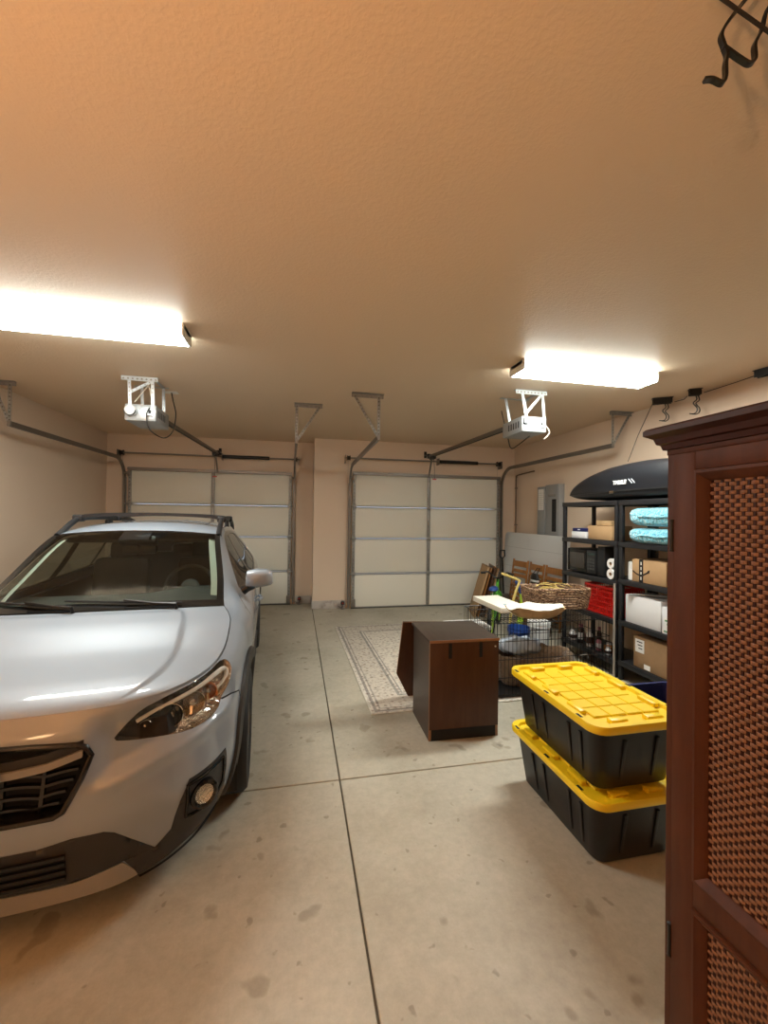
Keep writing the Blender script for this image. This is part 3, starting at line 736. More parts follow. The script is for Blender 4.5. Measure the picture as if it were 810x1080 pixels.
# fog lamp pockets: matte recess with rim, lamp in a round bezel
for sd in (1, -1):
    b = B(); emit(b, reg['pocket'], .003, sd); wall_strip(b, PK, .003, -.01, sd)
    pk = b.out('fog_lamp_surround', M['cladding'], bumper, 40)
    # inner ledge lines that frame the lamp
    b = B(); fr = [(.69,.48),(.90,.49),(.925,.36),(.88,.30),(.70,.33)]
    Q = [S(*p, .006) for p in resample(fr, .02)]; b.tube([(sd*p[0], p[1], p[2]) for p in Q], .007, 6, closed=True); b.out('ledge', M['gloss_black'], pk)
    c0 = Vector(S(.765, .405, .022)); c0.x *= sd
    nrm = Vector((.52*sd, -.85, .03)).normalized()
    x, y = frame_of(nrm); Mx = frame_xyz(c0, x, y, nrm)
    b = B(); b.lathe([(.062, -.03), (.060, .008), (.050, .012), (.041, .004), (.039, -.03)], n=28, M=Mx, cap=False); bz = b.out('fog_lamp_bezel', M['gloss_black'], bumper)
    b = B(); b.lathe([(.0, -.012), (.017, -.010), (.033, -.003), (.040, .003)], n=28, M=Mx, cap=False); b.out('fog_lamp_reflector', M['fog'], bumper)
    b = B(); b.lathe([(.0, .016), (.017, .015), (.033, .010), (.040, .004)], n=28, M=Mx, cap=False); b.out('fog_lamp_lens', M['lens'], bumper)
b = B(); both(b, 'lower', .002)
for sd in (1, -1): wall_strip(b, [p for p in LB if p[0] >= 0], .002, -.02, sd, False)
low = weld_out(b, 'lower_bumper_trim', M['cladding'], bumper)
b = B(); both(b, 'skid', .004); weld_out(b, 'skid_plate', M['skid'], bumper)
# lower intake: dark slot with bars
for zz in (.275, .305, .335, .365):
    b = B(); Q = [S(.27*k/10, zz, .012) for k in range(11)]; L_ = [(-p[0], p[1], p[2]) for p in Q[::-1]]+[p for p in Q[1:]]
    sweep(b, L_, .012, .012, (0, 0, 1)); b.out('intake_bar', M['gloss_black'], low)
# grille: frame, backing, wing bar, mesh bars
b = B()
for sd in (1, -1): wall_strip(b, [p for p in GR if True], .0, -.075, sd, False)
g = weld_out(b, 'grille', M['gloss_black'], bumper, 30)
b = B(); rows = [[(u*.33, .02+.06, zz) for u in [-1+2*k/10 for k in range(11)]] for zz in (.50, .65, .80)]; b.grid(rows); b.out('grille_backing', M['black_matte'], g)
half = [p for p in GR]
b = B(); Q = [S(max(p[0], 0), p[1], .004) for p in resample(half, .03, False)]; ring = Q+[(-p[0], p[1], p[2]) for p in Q[::-1]][1:-1]
b.tube(ring, .011, 8, closed=True); b.out('grille_frame', M['gloss_black'], g)
wing = [(0,.690),(.10,.692),(.20,.700),(.25,.712),(.315,.728)]
b = B(); Q = [S(p[0], p[1], -.004) for p in resample(wing, .03, False)]
for nm_, zo, ww in (('wing', 0, .02),): sweep(b, [(-p[0], p[1], p[2]) for p in Q[::-1]]+Q[1:], .026, .018, (0, 0, 1))
b.out('grille_wing', M['skid'], g)
b = B(); sweep(b, [(-p[0], p[1]+.01, p[2]+.03) for p in Q[::-1]]+[(p[0], p[1]+.01, p[2]+.03) for p in Q[1:]], .034, .012, (0, 0, 1)); b.out('grille_upper_bar', M['cladding'], g)
for zz, wd in ((.545, .24), (.585, .26), (.625, .285), (.662, .30)):
    b = B(); P = [(u*wd, .035+.01*abs(u), zz+.012*abs(math.sin(u*PI*1.5))) for u in [-1+2*k/24 for k in range(25)]]; sweep(b, P, .010, .02, (0, 0, 1)); b.out('grille_bar', M['gloss_black'], g)
for xx in (-.18, -.06, .06, .18):
    b = B(); b.bar((xx, .04, .53), (xx*1.08, .04, .68), .012, .016, (0, 1, 0)); b.out('grille_bar', M['gloss_black'], g)
# six-star oval emblem
b = B(); b.prism([(.075*math.cos(2*PI*k/32), .038*math.sin(2*PI*k/32)) for k in range(32)], 0, .012, frame_xyz((0, -.004, .70), (1, 0, 0), (0, 0, 1), (0, -1, 0))); em = b.out('emblem', M['blue_emblem'] if 'blue_emblem' in M else mat('emblem blue', (.01,.03,.18), .2), g)
b = B(); b.tube([(.075*math.cos(2*PI*k/32), -.018, .70+.038*math.sin(2*PI*k/32)) for k in range(32)], .004, 6, closed=True)
def star(b, cx, cz, r):
    P = [(r*(1 if k % 2 == 0 else .35)*math.cos(PI/2+PI*k/4), r*(1 if k % 2 == 0 else .35)*math.sin(PI/2+PI*k/4)) for k in range(8)]
    b.prism(P, 0, .004, frame_xyz((cx, -.015, cz), (1, 0, 0), (0, 0, 1), (0, -1, 0)))
star(b, -.035, .708, .022)
for cx, cz in ((.0, .715), (.035, .708), (.0, .69), (.04, .688), (-.01, .70)): star(b, cx, cz, .010)
b.out('emblem_stars', M['chrome'], em)

# headlights
M['facet'] = mat('faceted reflector', (.66,.56,.46), .14, .95, bump=(55,1.0,.018))
M['fog'] = mat('fog lamp optic', (.80,.76,.70), .16, .95, bump=(90,1.0,.010))
for sd in (1, -1):
    def P3(p, off): q = S(p[0], p[1], off); return (sd*q[0], q[1], q[2])
    b = B(); wall_strip(b, HL, -.002, -.055, sd, True, .02)
    # housing floor
    bh = bmesh.new()
    hs, he = [], []
    Q = resample(HL, .03); n = len(Q)
    inner = [(s_, z_) for s_ in [.42+.035*i for i in range(21)] for z_ in [.69+.02*j for j in range(10)] if inside((s_, z_), HL)]
    Vh, Eh, Fh, *_q = delaunay_2d_cdt([Vector(p) for p in Q+inner], [(k, (k+1) % n) for k in range(n)], [], 1, 1e-5)
    vs = [b.bm.verts.new(P3(v, -.055)) for v in Vh]
    for f in Fh: b._f([vs[i] for i in f])
    bh.free()
    hl = b.out('headlight', M['facet'], car, 40)
    b = B(); vs = [b.bm.verts.new(P3(v, .001)) for v in Vh]
    for f in Fh: b._f([vs[i] for i in f])
    b.out('headlight_lens', M['lens'], hl, 60)
    # pale light guide along the upper edge, curling down at the outer end
    drl = [(.50,.772),(.60,.805),(.72,.825),(.85,.838),(.97,.848),(1.05,.85),(1.085,.838),(1.07,.812),(1.03,.785),(.985,.765)]
    b = B(); L_ = smooth_path([P3(p, -.018) for p in drl], 5); b.tube(L_, .009, 8, rs=[.005+.007*math.sin(PI*min(1, .15+.85*k/len(L_))) for k in range(len(L_))]); b.out('light_guide', M['guide'] if 'guide' in M else M.setdefault('guide', mat('light guide', (.78,.78,.76), .25)), hl)
    band = [(.425,.742),(.47,.782),(.525,.826),(.62,.85),(.75,.862),(.92,.870),(1.06,.879),(1.11,.872),(1.075,.858),(.97,.857),(.85,.849),(.72,.838),(.60,.818),(.50,.785)]
    b = B(); Vb, Eb, Fb, *_q = delaunay_2d_cdt([Vector(p) for p in resample(band, .02)], [(k, (k+1) % len(resample(band, .02))) for k in range(len(resample(band, .02)))], [], 1, 1e-5)
    vs = [b.bm.verts.new(P3(v, -.012)) for v in Vb]
    for f in Fb: b._f([vs[i] for i in f])
    wall_strip(b, band, -.012, -.05, sd); b.out('upper_bezel', M['gloss_black'], hl, 40)
    for s_, z_, rr in ((.665,.752,.050), (.82,.765,.050), (.54,.742,.026), (.95,.775,.036)):
        c = Vector(P3((s_, z_), -.02)); nrm = Vector((.25*sd, -.95, .05)).normalized(); x, y = frame_of(nrm); Mx = frame_xyz(c, x, y, nrm)
        b = B(); b.lathe([(.003, -.045), (rr*.4, -.04), (rr*.75, -.02), (rr, .006), (rr*1.06, .004), (rr*1.06, -.02)], n=28, M=Mx, cap=False)
        rf = b.out('reflector', M['amber'] if s_ > .9 else M['chrome_dim'], hl)
        b = B(); b.lathe([(.0, .004), (rr*.3, .0), (rr*.42, -.015), (rr*.42, -.035)], n=20, M=Mx, cap=False); b.out('bulb', M['chrome_dim'], rf)
    for k in range(7):
        b = B(); t = k/6; b.bar(P3((lerp(.60, 1.0, t), lerp(.705, .728, t)), -.03), P3((lerp(.60, 1.0, t)+.02, lerp(.705, .728, t)+.035), -.03), .012, .006); b.out('chrome_step', M['chrome_dim'], hl)

# hood
NB = 60
def top(s_): p = S(s_, top_z(s_)); return p
sh0, sh1 = sa(.52), sb(1.15)
fr_pts = [top(sh0*k/12) for k in range(13)]
C0 = polyline(mirror(fr_pts)[::-1]+fr_pts[1:])
side = [top(lerp(sh0, sh1, k/24)) for k in range(25)]
D1c = polyline(side); D0c = polyline(mirror(side))
ce = side[-1]
rear = [(-ce[0], ce[1], ce[2]), (-.55, 1.095, 1.043), (-.3, 1.045, 1.052), (0, 1.03, 1.055), (.3, 1.045, 1.052), (.55, 1.095, 1.043), ce]
C1c = polyline(rear)
def hood_bump(u, v, p):
    x = abs(2*u-1); e = (1-math.exp(-v/.10)-v)*(1-.6*x**4)
    ac = lerp(.74, .62, v)
    z = .045*e + .013*sm(v, .0, .25)*(1-sm(v, .9, 1))*(1-sm(x, ac, ac+.03))
    return (p[0], p[1], p[2]+z)
rows = coons(C0, C1c, D0c, D1c, 128, 48, hood_bump)
# pull the edge in a few millimetres and turn it down
rows = [[(p[0]*.994, lerp(p[1], .6, .006), p[2]) for p in r] for r in rows]
b = B(); R = b.grid(rows)
loop = [R[0][i] for i in range(129)]+[R[j][128] for j in range(1, 49)]+[R[48][i] for i in range(127, -1, -1)]+[R[j][0] for j in range(47, 0, -1)]
low_ = [b.bm.verts.new(v.co+Vector((0, 0, -.02))) for v in loop]
for k in range(len(loop)): b._f([loop[k], loop[(k+1) % len(loop)], low_[(k+1) % len(loop)], low_[k]])
b.out('hood', M['paint'], car, 40)
# dark engine bay filler, underbody, cowl
b = B(); b.box((-.60, .16, .30), (.60, 1.25, .80), .08); b.box((-.66, .3, .20), (.66, 4.1, .33), .05); b.box((-.62, 3.9, .3), (.62, 4.3, .9), .08); b.out('underbody', M['black_matte'], car)
# windshield
ap = [top(lerp(sb(1.16), sb(1.93), k/16)) for k in range(17)]
tl = ap[-1]; bl = ap[0]
botc = polyline([(-bl[0], bl[1], bl[2]), (-.55, 1.11, 1.046), (-.3, 1.06, 1.056), (0, 1.045, 1.058), (.3, 1.06, 1.056), (.55, 1.11, 1.046), bl])
topc = polyline([(-tl[0], tl[1], tl[2]), (-.3, 1.895, 1.497), (0, 1.88, 1.505), (.3, 1.895, 1.497), tl])
W0, W1 = polyline(mirror(ap)), polyline(ap)
rows = coons(botc, topc, W0, W1, 60, 36, lambda u, v, p: (p[0], p[1], p[2]+.004*(1-(2*u-1)**2)*math.sin(PI*v)))
def wsp(u, v):
    fi, fj = u*60, v*36; i, j = min(int(fi), 59), min(int(fj), 35); s_, t_ = fi-i, fj-j
    return Vector(vl(vl(rows[j][i], rows[j][i+1], s_), vl(rows[j+1][i], rows[j+1][i+1], s_), t_))
b = B(); R = [[b.bm.verts.new(p) for p in r] for r in rows]
for j in range(36):
    for i in range(60):
        u, v = (i+.5)/60, (j+.5)/36
        b.mi = 1 if (u < .032 or u > .968 or v < .085 or v > .965 or (abs(u-.5) < .085 and v > .80)) else 0
        b._f([R[j][i], R[j][i+1], R[j+1][i+1], R[j+1][i]])
b.out('windshield', [M['ws_glass'], M['gloss_black']], car, 60)
b = B(); hr = [C1c(k/30) for k in range(31)]; wb = [botc(k/30) for k in range(31)]
b.grid([[(p[0], p[1]+.004, p[2]-.018) for p in hr], [(p[0]*1., p[1]+.004, p[2]-.012) for p in wb], [(p[0], p[1]+.03, p[2]+.006) for p in wb]]); b.out('cowl', M['cladding'], car)
for sd, u0, u1, v1, um in ((1, .64, .33, .075, .72), (-1, .22, -.0, .08, .30)):
    pass
def wiper(u_p, u0, u1, v0, v1):
    piv = wsp(u_p, .0)+Vector((0, -.02, .0)); up = Vector((0, -.45, .9))
    mid = wsp((u0+u1)/2, (v0+v1)/2)+up*.03
    b = B(); b.tube([piv+Vector((0, 0, -.01)), piv+up*.03, piv.lerp(mid, .4)+up*.012, mid], .009, 8, rs=[.012, .011, .008, .006]); w_ = b.out('wiper', M['black_steel'], car)
    b = B(); b.tube([wsp(lerp(u0, u1, k/12), lerp(v0, v1, k/12))+up*.014 for k in range(13)], .007, 6); b.out('wiper_blade', M['rubber'], w_)
wiper(.80, .36, .82, .10, .035); wiper(.42, .03, .40, .13, .03)
# roof
re_ = [top(lerp(sb(1.93), sb(4.05), k/24)) for k in range(25)]
tr = re_[-1]
rearc = polyline([(-tr[0], tr[1], tr[2]), (-.3, tr[1]+.10, tr[2]+.03), (0, tr[1]+.13, tr[2]+.04), (.3, tr[1]+.10, tr[2]+.03), tr])
rows_r = coons(topc, rearc, polyline(mirror(re_)), polyline(re_), 40, 40, lambda u, v, p: (p[0], p[1], p[2]+.030*(1-(2*u-1)**4)*math.sin(PI*min(max(v, 0), 1))**.6))
b = B(); b.grid(rows_r); roof = b.out('roof', M['paint'], car, 50)
b = B(); b.box((-.56, 2.0, 1.40), (.56, 3.7, 1.44), .02); b.out('headliner', M['dash'], car)
b = B(); c = Vector((0.0, 3.75, 1.50)); b.prism([(-.09,0),(.10,0),(.10,.02),(.085,.065),(.06,.06),(-.02,.02)], -.015, .015, frame_xyz(c, (0, 1, 0), (0, 0, 1), (1, 0, 0))); b.out('antenna_fin', M['paint'], car)
# tailgate
tg0 = [S(smax, lerp(bot_z(smax), top_z(smax), k/16)) for k in range(17)]
b = B(); rows_t = []
for p in tg0:
    bulge = .30*(1-max(0, (p[2]-.95)/.5)**1.5*.75)
    rows_t.append([(u*p[0], p[1]+bulge*(1-abs(u)**2.6), p[2]) for u in [-1+2*k/24 for k in range(25)]])
b.grid(rows_t); b.out('tailgate', M['paint'], car, 50)
b = B(); rt = [rearc(k/24) for k in range(25)]
b.grid([rt, rows_t[-1]]); b.out('spoiler', M['paint'], car)
# roof rails and cross bars
for sd in (1, -1):
    pts_ = []
    for bb, dz in ((1.92,-.01),(2.02,.018),(2.14,.055),(2.3,.078),(2.8,.085),(3.4,.08),(3.75,.05),(3.86,-.0)):
        q = S(sb(bb), top_z(sb(bb))); pts_.append((sd*(q[0]-.012), bb, q[2]+dz))
    b = B(); b.tube(smooth_path(pts_, 6), .023, 10); rl = b.out('roof_rail', M['black'], car)
    for bb in (2.9, 3.78):
        q = S(sb(bb), top_z(sb(bb))); b = B(); b.cbox((sd*(q[0]-.012), bb, q[2]+.025), (.036, .14, .075), .014); b.out('rail_foot', M['black'], rl)
for bb in (2.26, 3.12):
    q = S(sb(bb), top_z(sb(bb))); w_ = q[0]-.012; z_ = q[2]+.095
    P = [(w_*u, bb, z_+.035*(1-u*u)**.5-.008) for u in [-1+2*k/20 for k in range(21)]]
    b = B(); sweep(b, P, .075, .028, (0, 1, 0)); cb = b.out('cross_bar', M['black'], car)
    for sd in (1, -1):
        b = B(); b.cbox((sd*w_, bb, z_-.012), (.075, .095, .06), .016); b.out('bar_clamp', M['black'], cb)
# door mirrors
for sd in (1, -1):
    b = B(); secs = []
    for t, w_, h_, dz in ((0, .04, .055, -.01), (.04, .062, .078, 0), (.35, .085, .088, .004), (.75, .08, .080, .008), (.95, .062, .064, .006), (1, .045, .048, .006)):
        xx = .82+.195*t
        secs.append([(sd*xx, 1.50+w_*math.copysign(abs(math.cos(a_))**.7, math.cos(a_))*(.9 if math.cos(a_) < 0 else .55), 1.15+dz+h_*.88*math.copysign(abs(math.sin(a_))**.6, math.sin(a_))*(1 if math.sin(a_) > 0 else .85)) for a_ in [2*PI*k/20 for k in range(20)]])
    R = [[b.bm.verts.new(p) for p in s_] for s_ in secs]
    for r0, r1 in zip(R, R[1:]):
        for k in range(20):
            zc = sum(v.co.z for v in (r0[k], r1[k]))/2
            b.mi = 1 if zc < 1.108 else 0
            b._f([r0[k], r0[(k+1) % 20], r1[(k+1) % 20], r1[k]])
    b.mi = 1; b._f(R[0]); b._f(R[-1])
    mr = b.out('side_mirror', [M['paint'], M['gloss_black']], car, 50)
    b = B(); b.prism(rrect(.15, .10, .035), 0, .003, frame_xyz((sd*.925, 1.552, 1.148), (1, 0, 0), (0, 0, 1), (0, 1, 0))); b.out('mirror_glass', M['chrome'], mr)
    b = B(); b.tube([(sd*.80, 1.53, 1.06), (sd*.84, 1.52, 1.085), (sd*.88, 1.51, 1.10)], .025, 10, rs=[.032, .026, .024]); b.out('mirror_stalk', M['gloss_black'], mr)
# wheels
def wheel(bc, sd):
    root = None; xo = .885; cx = sd*(xo-.11)
    Mx = frame_xyz((cx, bc, .345), (0, 1, 0), (0, 0, 1), (sd, 0, 0))
    b = B(); b.lathe([(.225, -.10), (.28, -.112), (.325, -.108), (.343, -.09), (.345, -.05), (.345, .05), (.343, .085), (.325, .108), (.285, .114), (.235, .106), (.225, .095)], n=56, M=Mx, cap=False)
    for k in range(60):
        t = 2*PI*k/60; p = [(.3455*math.cos(t+d_), .3455*math.sin(t+d_)) for d_ in (0, .03)]
        b._f([b.bm.verts.new(Mx @ Vector((*p[0], -.08))), b.bm.verts.new(Mx @ Vector((*p[1], -.08))), b.bm.verts.new(Mx @ Vector((p[1][0]*1.006, p[1][1]*1.006, -.02))), b.bm.verts.new(Mx @ Vector((p[0][0]*1.006, p[0][1]*1.006, -.02)))])
    t_ = b.out('tire', M['rubber'], car, 40)
    b = B(); b.lathe([(.20, -.09), (.225, -.10), (.228, .098), (.215, .10), (.205, .06), (.20, -.02)], n=48, M=Mx, cap=False)
    b.lathe([(0, .085), (.035, .083), (.06, .07), (.06, .03), (0, .03)], n=24, M=Mx, cap=False)
    for k in range(5):
        for d_ in (-.13, .13):
            t0, t1 = 2*PI*k/5+d_*1.6, 2*PI*k/5+d_
            b.bar(Mx @ Vector((.045*math.cos(t0), .045*math.sin(t0), .062)), Mx @ Vector((.214*math.cos(t1), .214*math.sin(t1), .082)), .034, .022, Mx.to_3x3() @ Vector((0, 0, 1)), .006)
    b.out('rim', M['alloy'], car, 40)
    b = B(); b.lathe([(.03, .0), (.15, .0), (.15, .015), (.03, .015)], n=36, M=Mx); b.out('brake_disc', M['galv_dark'], car)
    b = B(); Mw = frame_xyz((sd*.60, bc, .345), (0, 1, 0), (0, 0, 1), (sd, 0, 0))
    P = [(.42*math.cos(lerp(-.35, PI+.35, k/24)), .42*math.sin(lerp(-.35, PI+.35, k/24))) for k in range(25)]
    b.grid([[Mw @ Vector((x, y, z_)) for x, y in P] for z_ in (-.05, .24)])
    b.grid([[Mw @ Vector((x, y, -.05)) for x, y in P], [Mw @ Vector((x*.1, y*.1, -.05)) for x, y in P]]); b.out('wheel_well', M['black_matte'], car)
for bc in (.90, 3.565):
    for sd in (1, -1): wheel(bc, sd)
# interior
b = B()
rows_d = [[(u*.66, 1.20-.06*(1-u*u)+.0, 1.035) for u in [-1+2*k/12 for k in range(13)]], [(u*.70, 1.62, 1.03+.045*math.exp(-((u-.5)/.22)**2)) for u in [-1+2*k/12 for k in range(13)]], [(u*.72, 1.80, 1.02+.05*math.exp(-((u-.5)/.22)**2)) for u in [-1+2*k/12 for k in range(13)]], [(u*.72, 1.86, .95) for u in [-1+2*k/12 for k in range(13)]], [(u*.72, 1.80, .6) for u in [-1+2*k/12 for k in range(13)]]]
b.grid(rows_d); b.out('dashboard', M['dash'], car, 60)
Mx = frame_xyz((.36, 1.93, 1.03), (1, 0, 0), (0, .35, .94), (0, -.94, .35))
b = B(); b.tube([Mx @ Vector((.185*math.cos(2*PI*k/32), .185*math.sin(2*PI*k/32), 0)) for k in range(32)], .015, 8, closed=True)
b.lathe([(0, .02), (.06, .015), (.075, 0), (.06, -.03)], n=20, M=Mx)
for t in (0, PI, -PI/2): b.bar(Mx @ Vector((.05*math.cos(t), .05*math.sin(t), 0)), Mx @ Vector((.18*math.cos(t), .18*math.sin(t), 0)), .03, .012, Mx.to_3x3() @ Vector((0, 0, 1)))
b.out('steering_wheel', M['dash'], car)
for xx in (-.36, .36):
    b = B(); b.cbox((xx, 2.35, .62), (.50, .52, .16), .06); b.cbox((xx, 2.66, .92), (.48, .14, .60), .06, (-.2, 0, 0)); b.cbox((xx, 2.76, 1.28), (.25, .09, .17), .04, (-.15, 0, 0))
    b.cyl((xx-.06, 2.74, 1.15), (xx-.06, 2.75, 1.24), .006, 8); b.cyl((xx+.06, 2.74, 1.15), (xx+.06, 2.75, 1.24), .006, 8)
    b.out('seat', M['seat_cloth'], car)
b = B(); b.cbox((0, 3.25, .62), (1.25, .5, .16), .06); b.cbox((0, 3.55, .92), (1.25, .14, .56), .06, (-.25, 0, 0))
for xx in (-.4, 0, .4): b.cbox((xx, 3.62, 1.22), (.24, .08, .12), .04)
b.out('rear_seat', M['seat_cloth'], car)
for sd in (1, -1):
    b = B(); q = [top(lerp(sb(1.30), sb(1.9), k/12)) for k in range(13)]
    b.grid([[(sd*(p[0]-.088), p[1]+.02, p[2]-.025) for p in q], [(sd*(p[0]-.045), p[1]+.05, p[2]-.035) for p in q], [(sd*(p[0]-.03), p[1]+.12, p[2]-.045) for p in q]]); b.out('pillar_cover', M['pillar_trim'], car)
c = wsp(.5, .83)
b = B(); b.cbox(c+Vector((0, .13, -.03)), (.26, .10, .06), .02, (-.45, 0, 0)); b.out('camera_pod', M['black'], car)
b = B(); b.cbox(c+Vector((.0, .15, -.10)), (.235, .025, .065), .012); b.cyl(c+Vector((0, .12, -.03)), c+Vector((0, .15, -.10)), .01, 8); mm_ = b.out('rear_view_mirror', M['black'], car)
b = B(); b.cbox(c+Vector((.0, .164, -.10)), (.215, .003, .052), .001); b.out('mirror_glass', M['chrome'], mm_)
b = B(); b.box((-.70, 1.75, .33), (.70, 4.0, .36)); b.box((-.83, 1.3, .36), (-.80, 3.6, .98)); b.box((.80, 1.3, .36), (.83, 3.6, .98)); b.box((-.70, 1.2, .36), (.70, 1.22, .99)); b.out('cabin', M['interior'], car)
# ------------------------------------------------------------------ more materials
M['cherry'] = wood_mat('cherry wood', (.056,.015,.005), (.092,.028,.009), .55, (1, 1, .12), 14)
M['cherry_dark'] = wood_mat('dark cherry wood', (.035,.009,.005), (.055,.015,.007), .45, (1, .12, 1), 14)
M['yellow'] = mat('yellow plastic', (.93,.66,.014), .36, bump=(180,.05,.001))
M['tote'] = mat('black tote plastic', (.010,.010,.011), .42, bump=(250,.12,.001))
M['resin'] = mat('black shelf resin', (.016,.016,.018), .45, bump=(160,.1,.001))
M['card'] = mat('cardboard', (.46,.29,.145), .8, var=(3,(.40,.25,.12),.4,.65))
M['card_dark'] = mat('dark cardboard', (.33,.20,.10), .8, var=(5,(.27,.165,.08),.4,.65))
M['tape'] = mat('clear tape', (.55,.38,.2), .25)
M['paper'] = mat('paper', (.80,.79,.76), .7)
M['white_box'] = mat('white carton', (.76,.77,.78), .55)
M['aqua'] = mat('aqua plush', (.11,.48,.64), .95, bump=(38,1.0,.045), var=(30,(.27,.70,.84),.35,.7), sheen=.6)
M['navy'] = mat('navy plastic', (.012,.018,.10), .4)
M['red_mesh'] = mat('red crate', (.78,.018,.012), .35)
M['wicker'] = mat('wicker', (.09,.04,.02), .6, var=(45,(.50,.33,.20),.42,.60))
M['tan'] = mat('tan liner', (.55,.38,.20), .75, var=(9,(.42,.27,.13),.45,.7))
M['cream'] = mat('cream fabric', (.82,.78,.66), .9, bump=(30,.5,.01))
M['laminate'] = wood_mat('espresso laminate', (.068,.029,.015), (.088,.040,.020), .42, (6, 6, .5), 5)
M['laminate_dark'] = wood_mat('dark laminate', (.045,.033,.026), (.06,.044,.034), .4, (6, .6, 6), 5)
M['edge'] = mat('laminate edge', (.30,.15,.075), .5)
M['oak'] = wood_mat('honey wood', (.30,.125,.035), (.42,.19,.06), .45, (1, 1, .15), 18)
M['panel_grey'] = mat('panel grey', (.33,.34,.34), .45, .2)
M['foam'] = mat('white foam board', (.70,.72,.72), .6, bump=(14,.15,.01))
M['green'] = mat('green paint', (.10,.42,.04), .35)
M['lime'] = mat('lime', (.40,.62,.05), .4)
M['blue'] = mat('blue plastic', (.02,.07,.30), .4)
M['pale_yellow'] = mat('pale yellow pipe', (.68,.52,.16), .45)
M['wire'] = mat('black wire', (.012,.012,.012), .35, .4)
M['plush_brown'] = mat('brown plush', (.19,.115,.06), .95, bump=(40,.8,.02), var=(8,(.13,.07,.035),.4,.65), sheen=.3)
M['clear_bin'] = mat('frosted plastic', (.50,.54,.58), .3)
M['steel_pole'] = mat('pale pole', (.55,.52,.46), .35, .6)
M['glass_jar'] = mat('jar', (.30,.20,.14), .2)
M['roof_box'] = mat('roof box black', (.010,.011,.014), .35, bump=(220,.08,.001))
M['print_black'] = mat('black print', (.012,.010,.010), .5)
M['print_green'] = mat('green print', (.06,.25,.10), .6)
def text_mesh(name, body, size, Mx, m, parent, extrude=.0008, bold=0):
    cu = bpy.data.curves.new(name, 'FONT'); cu.body = body; cu.size = size; cu.extrude = extrude; cu.align_x = 'CENTER'; cu.align_y = 'CENTER'; cu.offset = bold
    t = bpy.data.objects.new(name, cu); me = bpy.data.meshes.new_from_object(t); bpy.data.objects.remove(t)
    me.transform(Mx); me.materials.append(m); o = bpy.data.objects.new(name, me); COL.objects.link(o); o.parent = parent; return o
def facing_left(o): return frame_xyz(o, (0, -1, 0), (0, 0, 1), (-1, 0, 0))     # print on a face that looks along -x
def facing_front(o): return frame_xyz(o, (1, 0, 0), (0, 0, 1), (0, -1, 0))     # print on a face that looks along -y

# ------------------------------------------------------------------ the armoire
ax0, ay0, ay1 = 1.08, -.06, 1.022
arm = thing('armoire', 'tall cherry wood armoire with woven rattan door panels', 'armoire', (ax0, (ay0+ay1)/2, 0))
c_ = (ay0+ay1)/2; hw = (ay1-ay0)/2
b = B(); b.box((.02, -hw+.004, .05), (.55, hw-.004, 1.85)); b.box((-.002, -hw, .0), (.55, -hw+.036, 1.852), .003); b.box((-.002, hw-.036, .0), (.55, hw, 1.852), .003); b.box((-.002, -hw, .0), (.03, hw, .07), .003); b.box((-.004, -hw-.002, 1.835), (.552, hw+.002, 1.86), .003)
b.out('carcass', M['cherry'], arm)
b = B()
prof = [(0,1.85),(.010,1.852),(.014,1.866),(.022,1.870),(.027,1.886),(.036,1.892),(.046,1.898),(.046,1.912),(.040,1.918),(0,1.92)]
def cor(o, z): return [(-o, -hw-o, z), (-o, hw+o, z), (.55+o, hw+o, z), (.55+o, -hw-o, z)]
rings = [[b.bm.verts.new(p) for p in cor(o, z)] for o, z in prof]
for r0, r1 in zip(rings, rings[1:]):
    for k in range(4): b._f([r0[k], r0[(k+1) % 4], r1[(k+1) % 4], r1[k]], False)
b._f(rings[0][::-1]); b._f(rings[-1])
b.out('cornice', M['cherry_dark'], arm)
def rattan_mat():
    m = mat('woven rattan', (.30,.095,.035), .5); nt = m.node_tree; bs = nt.nodes['Principled BSDF']
    rp = ramp_nodes(nt, 240, [(.3,(.15,.060,.026)),(.7,(.29,.135,.064))], 3, .6); nt.links.new(rp.outputs[0], bs.inputs['Base Color']); return m
M['rattan'] = rattan_mat(); M['rattan_back'] = mat('rattan shadow gap', (.05,.014,.006), .8)
